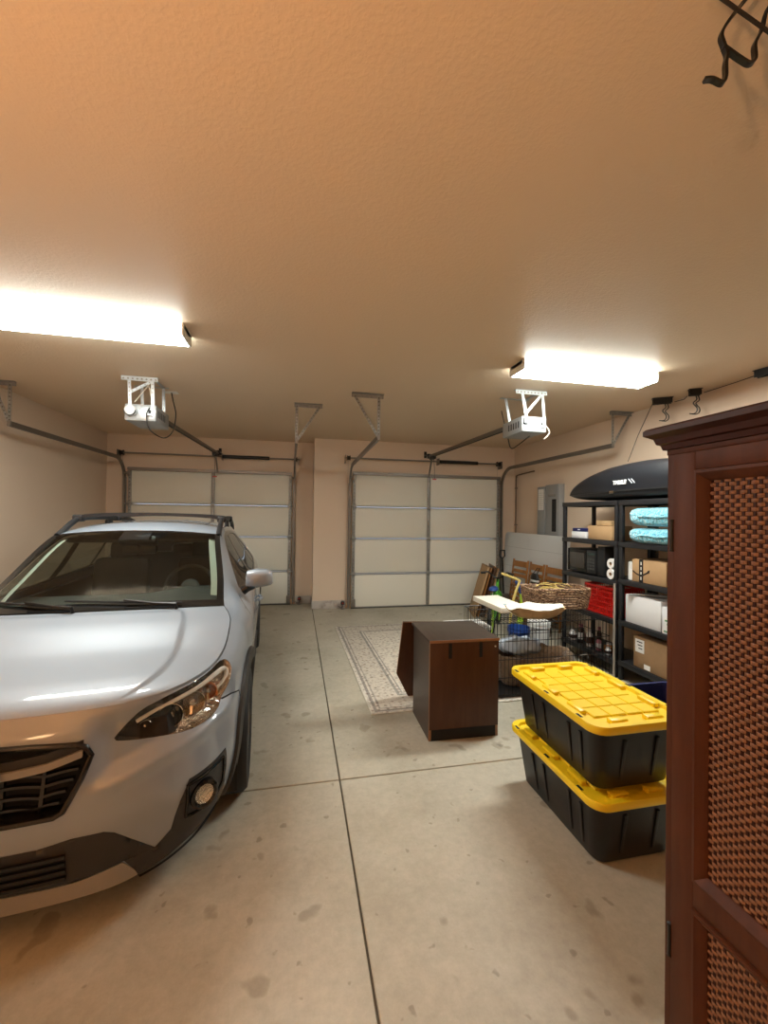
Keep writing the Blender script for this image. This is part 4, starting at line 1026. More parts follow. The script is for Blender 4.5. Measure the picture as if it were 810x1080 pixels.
def armoire_door(y_hi, y_lo, hinge_hi):
    """door slab in front of the carcass, y from y_lo to y_hi (local)"""
    d = None; z0, z1 = .075, 1.832; st = .066; x0, x1 = -.024, .0
    b = B()
    for a0, a1 in ((y_lo, y_lo+st), (y_hi-st, y_hi)): b.box((x0, a0, z0), (x1, a1, z1), .003)
    for a0, a1 in ((z0, z0+.09), (.605, .675), (z1-.05, z1)): b.box((x0, y_lo+st, a0), (x1, y_hi-st, a1), .002)
    d = b.out('door', M['cherry'], arm)
    for za, zb in ((z0+.09, .605), (.675, z1-.05)):
        b = B(); ya, yb_ = y_lo+st, y_hi-st; mw = .032
        # stepped moulding round the opening
        def rect(i, x): return [(x, ya+i, za+i), (x, yb_-i, za+i), (x, yb_-i, zb-i), (x, ya+i, zb-i)]
        pr = [(0, x0+.002), (.002, x0-.006), (.010, x0-.008), (.018, x0-.002), (.026, x0+.004), (mw, x0+.012), (mw, x1)]
        R = [[b.bm.verts.new(p) for p in rect(i, x)] for i, x in pr]
        for r0, r1 in zip(R, R[1:]):
            for k in range(4): b._f([r0[k], r0[(k+1) % 4], r1[(k+1) % 4], r1[k]], False)
        b.out('panel_moulding', M['cherry'], d)
        ya, yb_, z_a, z_b = ya+mw-.004, yb_-mw+.004, za+mw-.004, zb-mw+.004
        # woven panel: flat strands bulging over and under upright rods
        pc, pr_ = .0128, .0108; nc = int((yb_-ya)/pc); nr = int((z_b-z_a)/pr_); b = B(); b.mi = 1
        b.box((-.006, ya, z_a), (-.003, yb_, z_b)); b.mi = 2
        for i in range(nc): yy = ya+(i+.5)*(yb_-ya)/nc; b.box((-.0085, yy-.0022, z_a), (-.006, yy+.0022, z_b))
        b.mi = 0
        for j in range(nr):
            for i in range(nc):
                if (i+j) % 2: continue
                yc, zc = ya+(i+.5)*(yb_-ya)/nc, z_a+(j+.5)*(z_b-z_a)/nr
                R = [[b.bm.verts.new((-.0075-.0055*math.cos(PI*u*.5)*math.cos(PI*v*.42), yc+u*.0086, zc+v*.0048)) for u in (-1, -.5, 0, .5, 1)] for v in (-1, 0, 1)]
                for r0, r1 in zip(R, R[1:]):
                    for k in range(4): b._f([r0[k], r0[k+1], r1[k+1], r1[k]])
        b.out('rattan_panel', [M['rattan'], M['rattan_back'], M['cherry_dark']], d, 80, weld=False)
    yh = y_hi+.003 if hinge_hi else y_lo-.003
    for zz in (.45, 1.60):
        b = B(); b.cyl((-.024, yh, zz-.04), (-.024, yh, zz+.04), .005, 10); b.cyl((-.024, yh, zz-.046), (-.024, yh, zz-.04), .0062, 10); b.cyl((-.024, yh, zz+.04), (-.024, yh, zz+.046), .0062, 10); b.out('hinge', M['black_steel'], d)
    yk = y_lo+.03 if hinge_hi else y_hi-.03
    b = B(); b.lathe([(0, -.03), (.012, -.028), (.014, -.02), (.006, -.012), (.005, 0)], (-.024, yk, .95), 16, 'x'); b.out('knob', M['black_steel'], d)
armoire_door(hw-.039, .003, True); armoire_door(-.003, -hw+.039, False)

# ------------------------------------------------------------------ black totes with yellow lids
def tote(label, cx, cy, z):
    root = thing('storage_tote', label, 'storage tote', (cx, cy, z), group='black totes with yellow lids')
    def rr(w, h, r, zz): return [(x, y, zz) for x, y in rrect(w, h, r, 5)]
    Lx, Ly = .50, .75; bx, by = .42, .665
    b = B(); secs = [rr(bx-.03, by-.03, .05, .0), rr(bx, by, .06, .015), rr(lerp(bx, Lx, .5), lerp(by, Ly, .5), .065, .165), rr(Lx, Ly, .07, .315)]
    R = [[b.bm.verts.new(p) for p in s_] for s_ in secs]; n = len(R[0])
    for r0, r1 in zip(R, R[1:]):
        for k in range(n): b._f([r0[k], r0[(k+1) % n], r1[(k+1) % n], r1[k]])
    b._f(R[0][::-1])
    # upright grooves pressed into the sides
    body = b.out('body', M['tote'], root, 40)
    for sx in (-1, 1):
        for yy in (-.255, -.165, .06, .17):
            b = B(); b.bar((sx*(bx/2+.004), yy*.92, .05), (sx*(lerp(bx, Lx, .82)/2+.004), yy, .255), .018, .010, (1, 0, 0), .003); b.out('rib', M['tote'], body)
    for sy in (-1, 1):
        for xx in (-.09, .09):
            b = B(); b.bar((xx, sy*(by/2+.004), .05), (xx, sy*(lerp(by, Ly, .82)/2+.004), .255), .018, .010, (0, 1, 0), .003); b.out('rib', M['tote'], body)
    b = B(); secs = [rr(.545, .80, .075, .300), rr(.555, .81, .08, .306), rr(.555, .81, .08, .330), rr(.545, .80, .075, .338), rr(.485, .735, .055, .338), rr(.470, .720, .05, .322)]
    R = [[b.bm.verts.new(p) for p in s_] for s_ in secs]
    for r0, r1 in zip(R, R[1:]):
        for k in range(n): b._f([r0[k], r0[(k+1) % n], r1[(k+1) % n], r1[k]])
    b._f(R[-1])
    lid = b.out('lid', M['yellow'], root, 40)
    # raised tiles of the lid's grid, and the stacking lugs round them
    b = B(); nx, ny = 4, 6
    for i in range(nx):
        for j in range(ny):
            x0, y0 = -.190+i*.095, -.285+j*.095
            b.box((x0+.003, y0+.003, .318), (x0+.092, y0+.092, .331), .003, 1)
    b.out('lid_grid', M['yellow'], lid)
    for x0, y0, x1, y1 in [(-.232,-.24,-.198,-.13),(-.232,-.02,-.198,.09),(-.232,.19,-.198,.29),(.198,-.24,.232,-.13),(.198,-.02,.232,.09),(.198,.19,.232,.29),(-.15,-.355,-.06,-.315),(.05,-.355,.14,-.315),(-.15,.315,-.06,.355),(.05,.315,.14,.355)]:
        b = B(); b.box((x0, y0, .320), (x1, y1, .343), .005); b.out('stacking_lug', M['yellow'], lid)
    for sx in (-1, 1):
        for yy in (-.27, .0, .31):
            b = B(); b.box((sx*.262-.007, yy-.02, .3375), (sx*.262+.007, yy+.02, .3390), .0005); b.out('lock_hole', M['black_matte'], lid)
    return root
tote('lower of two stacked black totes, its yellow lid pressed under the upper tote', 1.625, 2.035, 0)
tote('upper of two stacked black totes, gridded yellow lid fully exposed on top', 1.615, 2.030, .353)

# ------------------------------------------------------------------ espresso cabinet box and the board beside it
cab = thing('cabinet', 'dark brown laminate cabinet standing alone on the concrete by the rug', 'cabinet', (1.242, 3.105, 0), math.radians(-1.5))
w, d, h = .27, .232, .735
b = B(); b.box((-w, -d+.012, .0), (-w+.018, d, h-.019)); b.box((w-.018, -d+.012, .0), (w, d, h-.019)); b.box((-w+.018, d-.012, .06), (w-.018, d-.002, h-.019)); b.box((-w+.018, -d+.012, .055), (w-.018, d-.012, .073)); b.out('carcass', M['laminate_dark'], cab)
b = B(); b.box((-w-.004, -d-.006, h-.018), (w+.004, d+.066, h), .002); b.out('top', M['laminate_dark'], cab)
b = B(); b.box((-w+.002, -d-.006, .085), (w-.002, -d+.011, h-.021), .0015); fp = b.out('front_panel', M['laminate'], cab)
for xx in (-.115, .125):
    b = B(); b.box((xx-.013, -d-.009, h-.135), (xx+.013, -d-.005, h-.024), .001); b.out('hinge_slot', M['black_matte'], fp)
b = B(); b.cyl((w-.03, -d-.009, h-.06), (w-.03, -d-.004, h-.06), .007, 12); b.out('screw_cap', M['white_metal'], fp)
b = B(); b.box((-w+.018, -d+.004, .0), (w-.018, -d+.018, .078)); b.out('plinth', M['black_matte'], cab)
for xx in (-w-.0005, w-.0175):
    b = B(); b.box((xx, -d+.004, 0), (xx+.018, -d+.0125, h-.02)); b.out('edge_band', M['edge'], cab)
b = B(); b.box((-w-.0045, -d-.0075, h-.0185), (w+.0045, -d-.005, h+.0005)); b.out('edge_band', M['edge'], cab)
ld = thing('loose_board', 'loose brown laminate board leaning on the back of the dark brown cabinet', 'board', (1.15, 3.62, .0115))
P = [(1.01, 3.62, .0), (.885, 3.55, .235), (.905, 3.425, .722), (1.40, 3.425, .700), (1.40, 3.62, .0)]
P = [Vector(p)-Vector((1.15, 3.62, 0)) for p in P]; nrm = (P[3]-P[2]).cross(P[4]-P[3]).normalized()*.018
b = B(); f0 = [b.bm.verts.new(p) for p in P]; f1 = [b.bm.verts.new(p-nrm*(1 if nrm.y < 0 else -1)) for p in P]
b._f(f0, False); b._f(f1[::-1], False)
for k in range(5): b.mi = 1 if k < 2 else 0; b._f([f0[k], f0[(k+1) % 5], f1[(k+1) % 5], f1[k]], False)
b.out('board', [M['laminate'], M['edge']], ld)

# ------------------------------------------------------------------ rug
def rug_mat(hx, hy):
    m = mat('woven rug', (.6,.55,.47), .95); nt = m.node_tree; bs = nt.nodes['Principled BSDF']; N = nt.nodes.new; L = nt.links.new
    tc = N('ShaderNodeTexCoord'); sx = N('ShaderNodeSeparateXYZ'); L(tc.outputs['Object'], sx.inputs[0])
    def math_(op, a, b_=None):
        n = N('ShaderNodeMath'); n.operation = op
        for i, v in enumerate((a, b_)):
            if v is None: continue
            if isinstance(v, (int, float)): n.inputs[i].default_value = v
            else: L(v, n.inputs[i])
        return n.outputs[0]
    dx = math_('SUBTRACT', hx, math_('ABSOLUTE', sx.outputs[0])); dy = math_('SUBTRACT', hy, math_('ABSOLUTE', sx.outputs[1]))
    dd = math_('MINIMUM', dx, dy)
    rp = N('ShaderNodeValToRGB'); rp.color_ramp.interpolation = 'CONSTANT'; el = rp.color_ramp.elements
    stops = [(0,(.62,.58,.50)),(.03,(.30,.27,.24)),(.055,(.60,.55,.46)),(.075,(.36,.33,.29)),(.09,(.55,.50,.42)),(.30,(.30,.28,.25)),(.325,(.62,.57,.48)),(.345,(.32,.30,.27)),(.36,(.63,.58,.49))]
    while len(el) < len(stops): el.new(.5)
    for e, (p, c) in zip(el, stops): e.position = p; e.color = (*c, 1)
    L(math_('MULTIPLY', dd, 1.0), rp.inputs[0])
    # scattered motifs in field and border
    vo = N('ShaderNodeTexVoronoi'); vo.inputs['Scale'].default_value = 16; vo.inputs['Randomness'].default_value = .55; L(tc.outputs['Object'], vo.inputs['Vector'])
    r2 = N('ShaderNodeValToRGB'); r2.color_ramp.interpolation = 'LINEAR'
    e = r2.color_ramp.elements; e[0].position = .12; e[0].color = (.48,.36,.33,1); e[1].position = .36; e[1].color = (1,1,1,1)
    x = e.new(.2); x.color = (.55,.57,.60,1); x = e.new(.27); x.color = (1,.97,.92,1)
    L(vo.outputs['Distance'], r2.inputs[0])
    nz = ramp_nodes(nt, 34, [(.38,(.62,.60,.60)),(.52,(1,1,1))], 3, .6)
    c = mixcol(nt, 'MULTIPLY', .8, rp.outputs[0], r2.outputs[0]); c = mixcol(nt, 'MULTIPLY', .7, c, nz.outputs[0])
    L(c, bs.inputs['Base Color']); return m
M['rug'] = rug_mat(1.0, 1.36); M['binding'] = mat('rug binding', (.62,.58,.50), .95)
rg = thing('rug', 'faded beige and grey oriental rug on the garage floor', 'rug', (1.60, 4.725, 0), math.radians(1.2))
b = B(); b.box((-1.0, -1.36, .0005), (1.0, 1.36, .010), .003); b.out('pile', M['rug'], rg)
b = B(); b.tube([(-1.0,-1.36,.0055),(1.0,-1.36,.0055),(1.0,1.36,.0055),(-1.0,1.36,.0055)], .005, 6, closed=True); b.out('binding', M['binding'], rg)

# ------------------------------------------------------------------ shelving units
SX0, SX1 = 3.25, 3.71
LV = [.17, .59, 1.0, 1.41, 1.84]
def shelving(label, y0, y1, lv):
    cy = (y0+y1)/2; hy = (y1-y0)/2; root = thing('shelving_unit', label, 'shelving unit', (SX0, cy, 0), group='black shelving units')
    dx = SX1-SX0
    for z in lv:
        b = B(); b.box((0, -hy, z-.052), (.014, hy, z), .004); b.box((dx-.014, -hy, z-.052), (dx, hy, z), .004); b.box((.014, -hy, z-.052), (dx-.014, -hy+.014, z), .002); b.box((.014, hy-.014, z-.052), (dx-.014, hy, z), .002)
        b.box((.012, -hy+.012, z-.012), (dx-.012, hy-.012, z-.002))
        for k in range(6): yy = lerp(-hy, hy, (k+1)/7); b.box((.012, yy-.006, z-.045), (dx-.012, yy+.006, z-.012))
        b.out('shelf', M['resin'], root)
    for px_, py in ((.024, -hy+.024), (.024, hy-.024), (dx-.024, -hy+.024), (dx-.024, hy-.024)):
        b = B()
        for z0, z1 in zip([0]+lv[:-1], lv): b.box((px_-.02, py-.02, z0+(.001 if z0 else 0)), (px_+.02, py+.02, z1-.05), .006)
        b.cyl((px_, py, 0), (px_, py, lv[-1]-.03), .014, 8)
        b.out('post', M['resin'], root)
    return root
shelving('black shelving unit holding the microwave and red crate', 3.675, 4.575, LV)
shelving('black shelving unit holding the folded aqua blankets', 2.755, 3.655, LV[:0]+[.20, .61, 1.03, 1.41, 1.84])

# ------------------------------------------------------------------ roof box lying on top of the shelves
rb = thing('roof_box', 'long black car roof box lying across the tops of the shelving units', 'roof box', (3.55, 3.55, 1.84))
def rbsec(y, base):
    """outline of the box at y (local); nose at +y"""
    t = (y+1.15)/2.2
    nose = max(0, (y-.15)/.90); tail = max(0, (-.75-y)/.40)
    hw_ = .33*(1-nose**2.8*.48)*(1-.12*tail**2); top_ = .395*(1-.06*((y+.1)/.8)**2 if abs(y) < .8 else 1-.06*((y+.1)/.8)**2)
    top_ = pchip([-1.15,-.6,-.1,.27,.5,.73,.9,1.0,1.05], [.25,.36,.40,.385,.35,.295,.24,.20,.165], y); bot_ = .012+.07*nose**4
    seam = .100+.0*nose
    return hw_, top_, bot_, seam
ys_ = [-1.15+2.2*k/36 for k in range(37)]
for part, m_ in (('lid', M['roof_box']), ('base', M['roof_box'])):
    b = B(); rows = []
    for y in ys_:
        hw_, tp, bt, se = rbsec(y, 0); row = []
        if part == 'lid':
            for k in range(21):
                a_ = PI*k/20; cx_, sz_ = math.cos(a_), math.sin(a_)
                row.append((hw_*math.copysign(abs(cx_)**.55, cx_), y, se+(tp-se)*max(sz_, 0)**.62))
        else:
            for k in range(21):
                a_ = PI*k/20; cx_, sz_ = math.cos(a_), math.sin(a_)
                row.append((hw_*.985*math.copysign(abs(cx_)**.45, cx_), y, se-.006-(se-.006-bt)*max(sz_, 0)**.5))
        rows.append(row)
    R = b.grid(rows); b._f(R[0][::-1]); b._f(R[-1])
    pr = b.out(part, m_, rb, 50)
    if part == 'lid':
        ld_ = pr
b = B(); pts_ = [(-rbsec(y, 0)[0]*.995, y, .097) for y in ys_]; sweep(b, pts_, .012, .018, (1, 0, 0)); b.out('seam_lip', M['black'], rb)
b = B(); b.cbox((-.332, .165, .085), (.014, .06, .03), .005); b.out('latch', M['chrome_dim'], rb)
b = B(); b.cbox((-.332, -.62, .07), (.012, .16, .022), .004); b.out('latch', M['black'], rb)
def lid_x(y, z):
    hw_, tp, bt, se = rbsec(y, 0); sz_ = min(max((z-se)/(tp-se), 0), 1)**(1/.62); return -hw_*max(1-sz_*sz_, 0)**.275
lg = Vector((lid_x(.06, .178)-.004, .06, .178))
text_mesh('brand_lettering', 'THULE', .058, frame_xyz(lg, (0, -1, 0), (0.10, 0, .995), (-.995, 0, .10)), M['white'], rb, .003, .002)
for k in range(2):
    b = B(); y0_ = -.055-.035*k; b.bar((lid_x(y0_, .20)-.002, y0_, .205), (lid_x(y0_-.04, .165)-.002, y0_-.045, .160), .008, .004, (1, 0, 0)); b.out('decal_stripe', M['clear_bin'], rb)

# ------------------------------------------------------------------ things on the shelves
def carton(label, lo, hi, m, group=None, name='cardboard_box', tape=True, rz=0, cat='box'):
    c = ((lo[0]+hi[0])/2, (lo[1]+hi[1])/2, lo[2]); root = thing(name, label, cat, c, rz, group)
    w, d, h = (hi[0]-lo[0])/2, (hi[1]-lo[1])/2, hi[2]-lo[2]
    b = B(); b.box((-w, -d, 0), (w, d, h), .004); bo = b.out('carton', m, root)
    b = B(); b.box((-w*.999, -d*.998, h), (-.002, d*.998, h+.003), .001); b.box((.002, -d*.998, h), (w*.999, d*.998, h+.003), .001); b.out('top_flaps', m, root)
    if tape: b = B(); b.box((-.024, -d-.0012, h*.72), (.024, d+.0012, h+.0042)); b.out('tape', M['tape'], root)
    return root
L1, L2, L3, L4 = .17, .59, 1.0, 1.41
carton('cardboard box with a smaller carton on it, on the upper shelf over the microwave', (3.30, 3.80, L4+.002), (3.56, 4.17, L4+.155), M['card'])
carton('small pale carton lying on top of the cardboard box over the microwave', (3.34, 3.86, L4+.162), (3.52, 4.09, L4+.215), M['tan'], tape=False)
carton('white carton at the end of the upper shelf, under a navy case', (3.30, 4.21, L4+.002), (3.46, 4.46, L4+.075), M['white_box'], tape=False)
nb = thing('case', 'small navy blue case lying on a white carton on the upper shelf', 'case', (3.38, 4.34, L4+.079))
B().box((-.07, -.12, 0), (.07, .12, .042), .008).out('case_body', M['navy'], nb); B().box((-.073, -.02, .018), (-.069, .02, .03), .001).out('clasp', M['white_metal'], nb)
mw = thing('microwave', 'black microwave oven on the middle shelf', 'microwave', (3.28, 4.26, L3+.002))
b = B(); b.box((.015, -.245, .012), (.36, .245, .285), .008); b.out('body', M['black'], mw)
b = B(); b.box((0, -.09, .016), (.016, .243, .281), .006); dr = b.out('door', M['gloss_black'], mw)
B().box((-.002, -.055, .06), (.002, .205, .24), .001).out('door_window', mat('dark oven glass', (.05,.045,.04), .08), dr)
b = B(); b.box((.0, -.243, .016), (.016, -.093, .281), .006); cp = b.out('control_panel', M['black'], mw)
B().box((-.002, -.225, .225), (.002, -.11, .255), .001).out('display', mat('display', (.03,.05,.05), .1), cp)
for i in range(3):
    for j in range(4): B().box((-.002, -.222+.04*i, .06+.035*j), (.001, -.192+.04*i, .083+.035*j), .001).out('key', M['dash'], cp)
for y_ in (-.2, .2):
    for x_ in (.05, .31): B().cyl((x_, y_, 0), (x_, y_, .014), .014, 10).out('foot', M['rubber'], mw)
o = thing('speaker', 'tall black box speaker beside the microwave', 'speaker', (3.42, 3.945, L3+.002))
B().box((-.13, -.055, 0), (.12, .055, .335), .006).out('cabinet', M['black'], o); B().box((-.135, -.048, .02), (-.129, .048, .315), .002).out('grille', M['black_matte'], o)
def roll(label, p, ax, L=.105):
    o = thing('paper_roll', label, 'paper roll', p, group='white paper rolls'); b = B(); n = 24
    prof = [(.019, -L/2), (.052, -L/2), (.055, -L/2+.004), (.055, L/2-.004), (.052, L/2), (.019, L/2), (.019, -L/2)]
    if ax == 'x': b.lathe(prof, (0, 0, .055), n, 'x', cap=False)
    else: b.lathe(prof, (0, 0, L/2), n, 'z', cap=False)
    b.out('paper', M['paper'], o); b = B(); b.lathe([(.0185, -L/2+.001), (.0185, L/2-.001)], (0, 0, .055 if ax == 'x' else L/2), 16, ax, cap=False); b.out('core', M['card'], o); return o
roll('white paper roll with its open core facing out, on the microwave shelf', (3.335, 3.80, L3+.001), 'x')
roll('white paper roll lying on the roll whose core faces out', (3.335, 3.80, L3+.112), 'x', .10)
roll('white paper roll standing on the shelf at the cardboard box with the smile', (3.36, 3.56, 1.03+.001), 'z', .11)
roll('white paper roll standing on another beside the cardboard box with the smile', (3.36, 3.56, 1.03+.113), 'z', .07)
# red crate with slatted sides
rc = thing('plastic_crate', 'bright red plastic crate on the shelf below the microwave', 'crate', (3.30, 3.98, L2+.002))
b = B(); b.box((0, -.24, 0), (.36, .24, .012), .004); b.out('bottom', M['red_mesh'], rc)
for (p, q, ln, dr_) in (((0, -.24), (0, .24), .48, 'y'), ((.352, -.24), (.352, .24), .48, 'y'), ((0, -.24), (.36, -.24), .36, 'x'), ((0, .232), (.36, .232), .36, 'x')):
    b = B(); n = int(ln/.03)
    for zz in (.01, .07, .13, .19, .25, .285):
        hh = .03 if zz > .28 else .012
        b.box((p[0], p[1], zz), (p[0]+(.008 if dr_ == 'y' else .36), p[1]+(.48 if dr_ == 'y' else .008), zz+hh))
    for k in range(n+1):
        t = k/n*(ln-.008)
        b.box((p[0]+(t if dr_ == 'x' else 0), p[1]+(t if dr_ == 'y' else 0), 0), (p[0]+(t if dr_ == 'x' else 0)+.008, p[1]+(t if dr_ == 'y' else 0)+.008, .29))
    b.out('side_wall', M['red_mesh'], rc)
b = B()
for k in range(9): b.tube(smooth_path([(.03+.03*k, -.21, .03), (.05+.03*k, -.1, .24-.015*(k % 3)), (.04+.03*k, .05, .22+.02*(k % 2)), (.03+.03*k, .2, .05)], 5), .018, 6)
o = b.out('red_fabric', M['red_mesh'], rc, 60)
# jars and bottles on the bottom shelf
jm = [mat('jar lid', (.55,.52,.5), .4), mat('pink jar', (.45,.16,.2), .4), mat('white jar', (.7,.68,.66), .4), mat('dark bottle', (.05,.025,.02), .2), mat('amber jar', (.25,.10,.03), .25)]
jl = [('squat white jar with a pale lid', 2, .045, .11), ('pink labelled jar', 1, .04, .13), ('dark glass bottle', 3, .032, .22), ('amber jar', 4, .038, .12), ('tall white bottle', 2, .033, .20), ('slim dark bottle', 3, .026, .24), ('small pink bottle', 1, .028, .15), ('wide amber jar', 4, .05, .10), ('tiny white jar', 2, .03, .08), ('plump dark jar', 3, .05, .14)]
for k, (nm, mi, rr, hh) in enumerate(jl):
    yy = 4.46-.073*k; xx = 3.33+.07*(k % 2)
    o = thing('bottle' if hh > .14 else 'jar', nm+' on the bottom shelf under the red crate', 'jar' if hh <= .14 else 'bottle', (xx, yy, L1+.001), group='jars and bottles on the bottom shelf')
    B().lathe([(0, 0), (rr*.92, 0), (rr, .006), (rr, hh*.68), (rr*.6, hh*.82), (rr*.55, hh*.86), (0, hh*.86)], n=20).out('body', jm[mi], o); B().lathe([(0, hh*.84), (rr*.64, hh*.84), (rr*.64, hh), (0, hh)], n=16).out('cap', jm[(mi+2) % 4], o)
    if k % 2 == 0: B().lathe([(rr*1.01, hh*.2), (rr*1.01, hh*.55)], n=20, cap=False).out('paper_label', M['paper'] if mi == 3 else jm[(mi+1) % 5], o)
# aqua plush blankets, folded
def blanket(label, z, hh, dx, sz):
    o = thing('blanket', label, 'blanket', (3.41, 3.17, z), group='folded aqua plush blankets'); b = B(); rows = []
    nu, nv = 40, 24; lx, ly = .19, .405
    for j in range(nv+1):
        t = -PI/2+PI*j/nv; row = []
        for i in range(nu):
            a_ = 2*PI*i/nu; ca, sa_ = math.cos(a_), math.sin(a_); r_ = max(math.cos(t), 0)**.35
            rn = 1+.035*math.sin(5*a_+j*.12)+.012*math.sin(11*a_+.2*j)+.014*(rnd.random()-.5)
            row.append((lx*r_*rn*math.copysign(abs(ca)**.6, ca), ly*r_*rn*math.copysign(abs(sa_)**.6, sa_), hh/2+hh/2*math.copysign(abs(math.sin(t))**.7, math.sin(t))*(1+.04*math.sin(3*a_+sz)*(1 if t > 0 else 0))))
        row.append(row[0]); rows.append(row)
    b.grid(rows); b.out('plush', M['aqua'], o, 180)
    b = B(); b.tube([(-lx*.985, ly*(-.5+1.0*k/10), hh*.5+.004*math.sin(k)) for k in range(11)], .012, 6); b.out('fold', M['aqua'], o)
blanket('lower folded aqua plush blanket pressed flat under another', 1.412, .150, 0, 1)
blanket('upper folded aqua plush blanket, plump, on top of its twin', 1.578, .185, 0, 2)
# cardboard box with black tape and a curved arrow
o = carton('cardboard box with black tape and a curved smile arrow, below the aqua blankets', (3.275, 3.11, 1.032), (3.60, 3.50, 1.25), M['card'], tape=False)
b = B(); b.box((-.1645, .060, -.0), (-.1628, .108, .2195)); b.box((-.1645, .060, .2195), (.1645, .108, .2225)); b.out('black_tape', M['print_black'], o)
b = B(); P = [(-.1648, .185-.185*k/16, .125-.055*math.sin(PI*(.12+.80*k/16))) for k in range(17)]
sweep(b, P, .0016, .013, (1, 0, 0)); b.prism([(.0, .0), (.028, .014), (.020, -.022)], 0, .0016, facing_left((-.1635, .012, .118))); b.out('smile_arrow', M['print_black'], o)
for k in range(4):
    b = B(); b.box((-.1652, .078, .025+.048*k), (-.1646, .090, .055+.048*k)); b.out('tape_mark', M['paper'], o)
b = B(); b.box((.03, -.1965, .07), (.11, -.1945, .15)); b.out('side_print', M['print_black'], o)
# white carton and green-labelled box
o = carton('large white carton on the shelf under the smile arrow box', (3.275, 3.165, .612), (3.60, 3.58, .885), M['white_box'], tape=False)
b = B(); b.bar((-.10, .19, .275), (.04, -.19, .315), .22, .004, (0.1, 0, 1)); b.out('loose_flap', M['white_box'], o)
o = carton('white box with a green label beside the large white carton', (3.265, 2.90, .612), (3.55, 3.145, .85), M['white_box'], tape=False)
b = B(); b.box((-.1442, -.10, .02), (-.1426, .10, .15)); lb = b.out('label', M['paper'], o)
for k, (a0, a1) in enumerate(((-.09, .09), (-.08, .07), (-.09, .05))):
    b = B(); b.box((-.1448, a0, .115-.03*k), (-.1442, a1, .130-.03*k)); b.out('green_print', M['print_green'], lb)
b = B(); b.box((-.1448, -.10, .02), (-.1442, .10, .032)); b.out('green_print', M['print_green'], lb)
# big cardboard box low down
o = carton('large cardboard box with white shipping labels on the lowest shelf', (3.275, 3.02, .202), (3.60, 3.475, .50), M['card_dark'])
for lo, hi in (((-.1642, .10, .15), (-.1626, .205, .275)), ((-.1642, .03, .01), (-.1626, .10, .055))):
    b = B(); b.box(lo, hi); sl = b.out('shipping_label', M['paper'], o)
    if hi[2] > .2:
        for k in range(3): b = B(); b.box((-.1648, lo[1]+.02, hi[2]-.03-.03*k), (-.1642, hi[1]-.02-.01*k, hi[2]-.02-.03*k)); b.out('label_print', M['print_black'], sl)
# blue bin behind the totes
o = thing('storage_bin', 'dark blue plastic bin mostly hidden behind the stacked totes', 'bin', (2.62, 2.42, 0), 0)
b = B(); R = [[b.bm.verts.new((x, y, zz)) for x, y in rrect(w_, d_, .05, 4)] for w_, d_, zz in ((.34, .42, 0), (.40, .50, .36), (.43, .53, .36), (.43, .53, .39), (.39, .49, .39), (.33, .41, .02))]
for r0, r1 in zip(R, R[1:]):
    for k in range(len(r0)): b._f([r0[k], r0[(k+1) % len(r0)], r1[(k+1) % len(r0)], r1[k]])
b._f(R[0][::-1]); b._f(R[-1]); b.out('tub', M['navy'], o, 40)
o = thing('pole', 'pale metal pole leaning on the post between the two shelving units', 'pole', (3.16, 3.62, 0))
b = B(); b.tube([(.0, -.02, .0), (.055, .04, .98)], .011, 10); b.out('shaft', M['steel_pole'], o); b = B(); b.cyl((.0, -.02, 0), (.002, -.018, .03), .014, 10); b.out('tip', M['rubber'], o)
# ------------------------------------------------------------------ wire dog crate and what lies on and round it
cx0, cx1, cy0, cy1, ch = 1.78, 2.95, 3.42, 4.16, .685
cr = thing('dog_crate', 'black wire dog crate between the dark brown cabinet and the shelves', 'dog crate', ((cx0+cx1)/2, (cy0+cy1)/2, .011))
hx, hy = (cx1-cx0)/2, (cy1-cy0)/2; ch -= .011
def wire_panel(name, o, ux, uy, lx, ly, nx, ny, parent):
    """grid of wires: nx wires along uy, ny along ux, in the plane spanned from o"""
    o, ux, uy = Vector(o), Vector(ux), Vector(uy); n = ux.cross(uy)*.0025; b = B()
    for i in range(nx+1): p = o+ux*(lx*i/nx); b.tube([p, p+uy*ly], .0022, 5)
    for j in range(ny+1): p = o+uy*(ly*j/ny)+n; b.tube([p, p+ux*lx], .0034, 5)
    return b.out(name, M['wire'], parent, weld=False)
wire_panel('front_panel', (-hx, -hy, .02), (1,0,0), (0,0,1), 2*hx, ch-.02, 30, 4, cr)
wire_panel('back_panel', (-hx, hy, .02), (1,0,0), (0,0,1), 2*hx, ch-.02, 30, 4, cr)
wire_panel('side_panel', (-hx, -hy, .02), (0,1,0), (0,0,1), 2*hy, ch-.02, 18, 4, cr)
wire_panel('side_panel', (hx, -hy, .02), (0,1,0), (0,0,1), 2*hy, ch-.02, 18, 4, cr)
wire_panel('top_panel', (-hx, -hy, ch), (1,0,0), (0,1,0), 2*hx, 2*hy, 30, 4, cr)
b = B(); b.tube([(.30, -hy-.004, .06), (.30, -hy-.004, .60), (-.28, -hy-.004, .60), (-.28, -hy-.004, .06)], .004, 6, closed=True); dd = b.out('door_frame', M['wire'], cr)
b = B(); b.tube([(.26, -hy-.008, .35), (.34, -hy-.008, .35), (.34, -hy-.02, .32)], .004, 6); b.out('latch', M['galv'], dd)
b = B(); R = [[b.bm.verts.new((x, y, zz)) for x, y in rrect(w_, d_, .04, 4)] for w_, d_, zz in ((2*hx-.03, 2*hy-.03, .0), (2*hx-.02, 2*hy-.02, .028), (2*hx-.03, 2*hy-.03, .028), (2*hx-.045, 2*hy-.045, .008))]
for r0, r1 in zip(R, R[1:]):
    for k in range(len(r0)): b._f([r0[k], r0[(k+1) % len(r0)], r1[(k+1) % len(r0)], r1[k]])
b._f(R[-1]); b._f(R[0][::-1]); b.out('tray', M['black'], cr, 40)
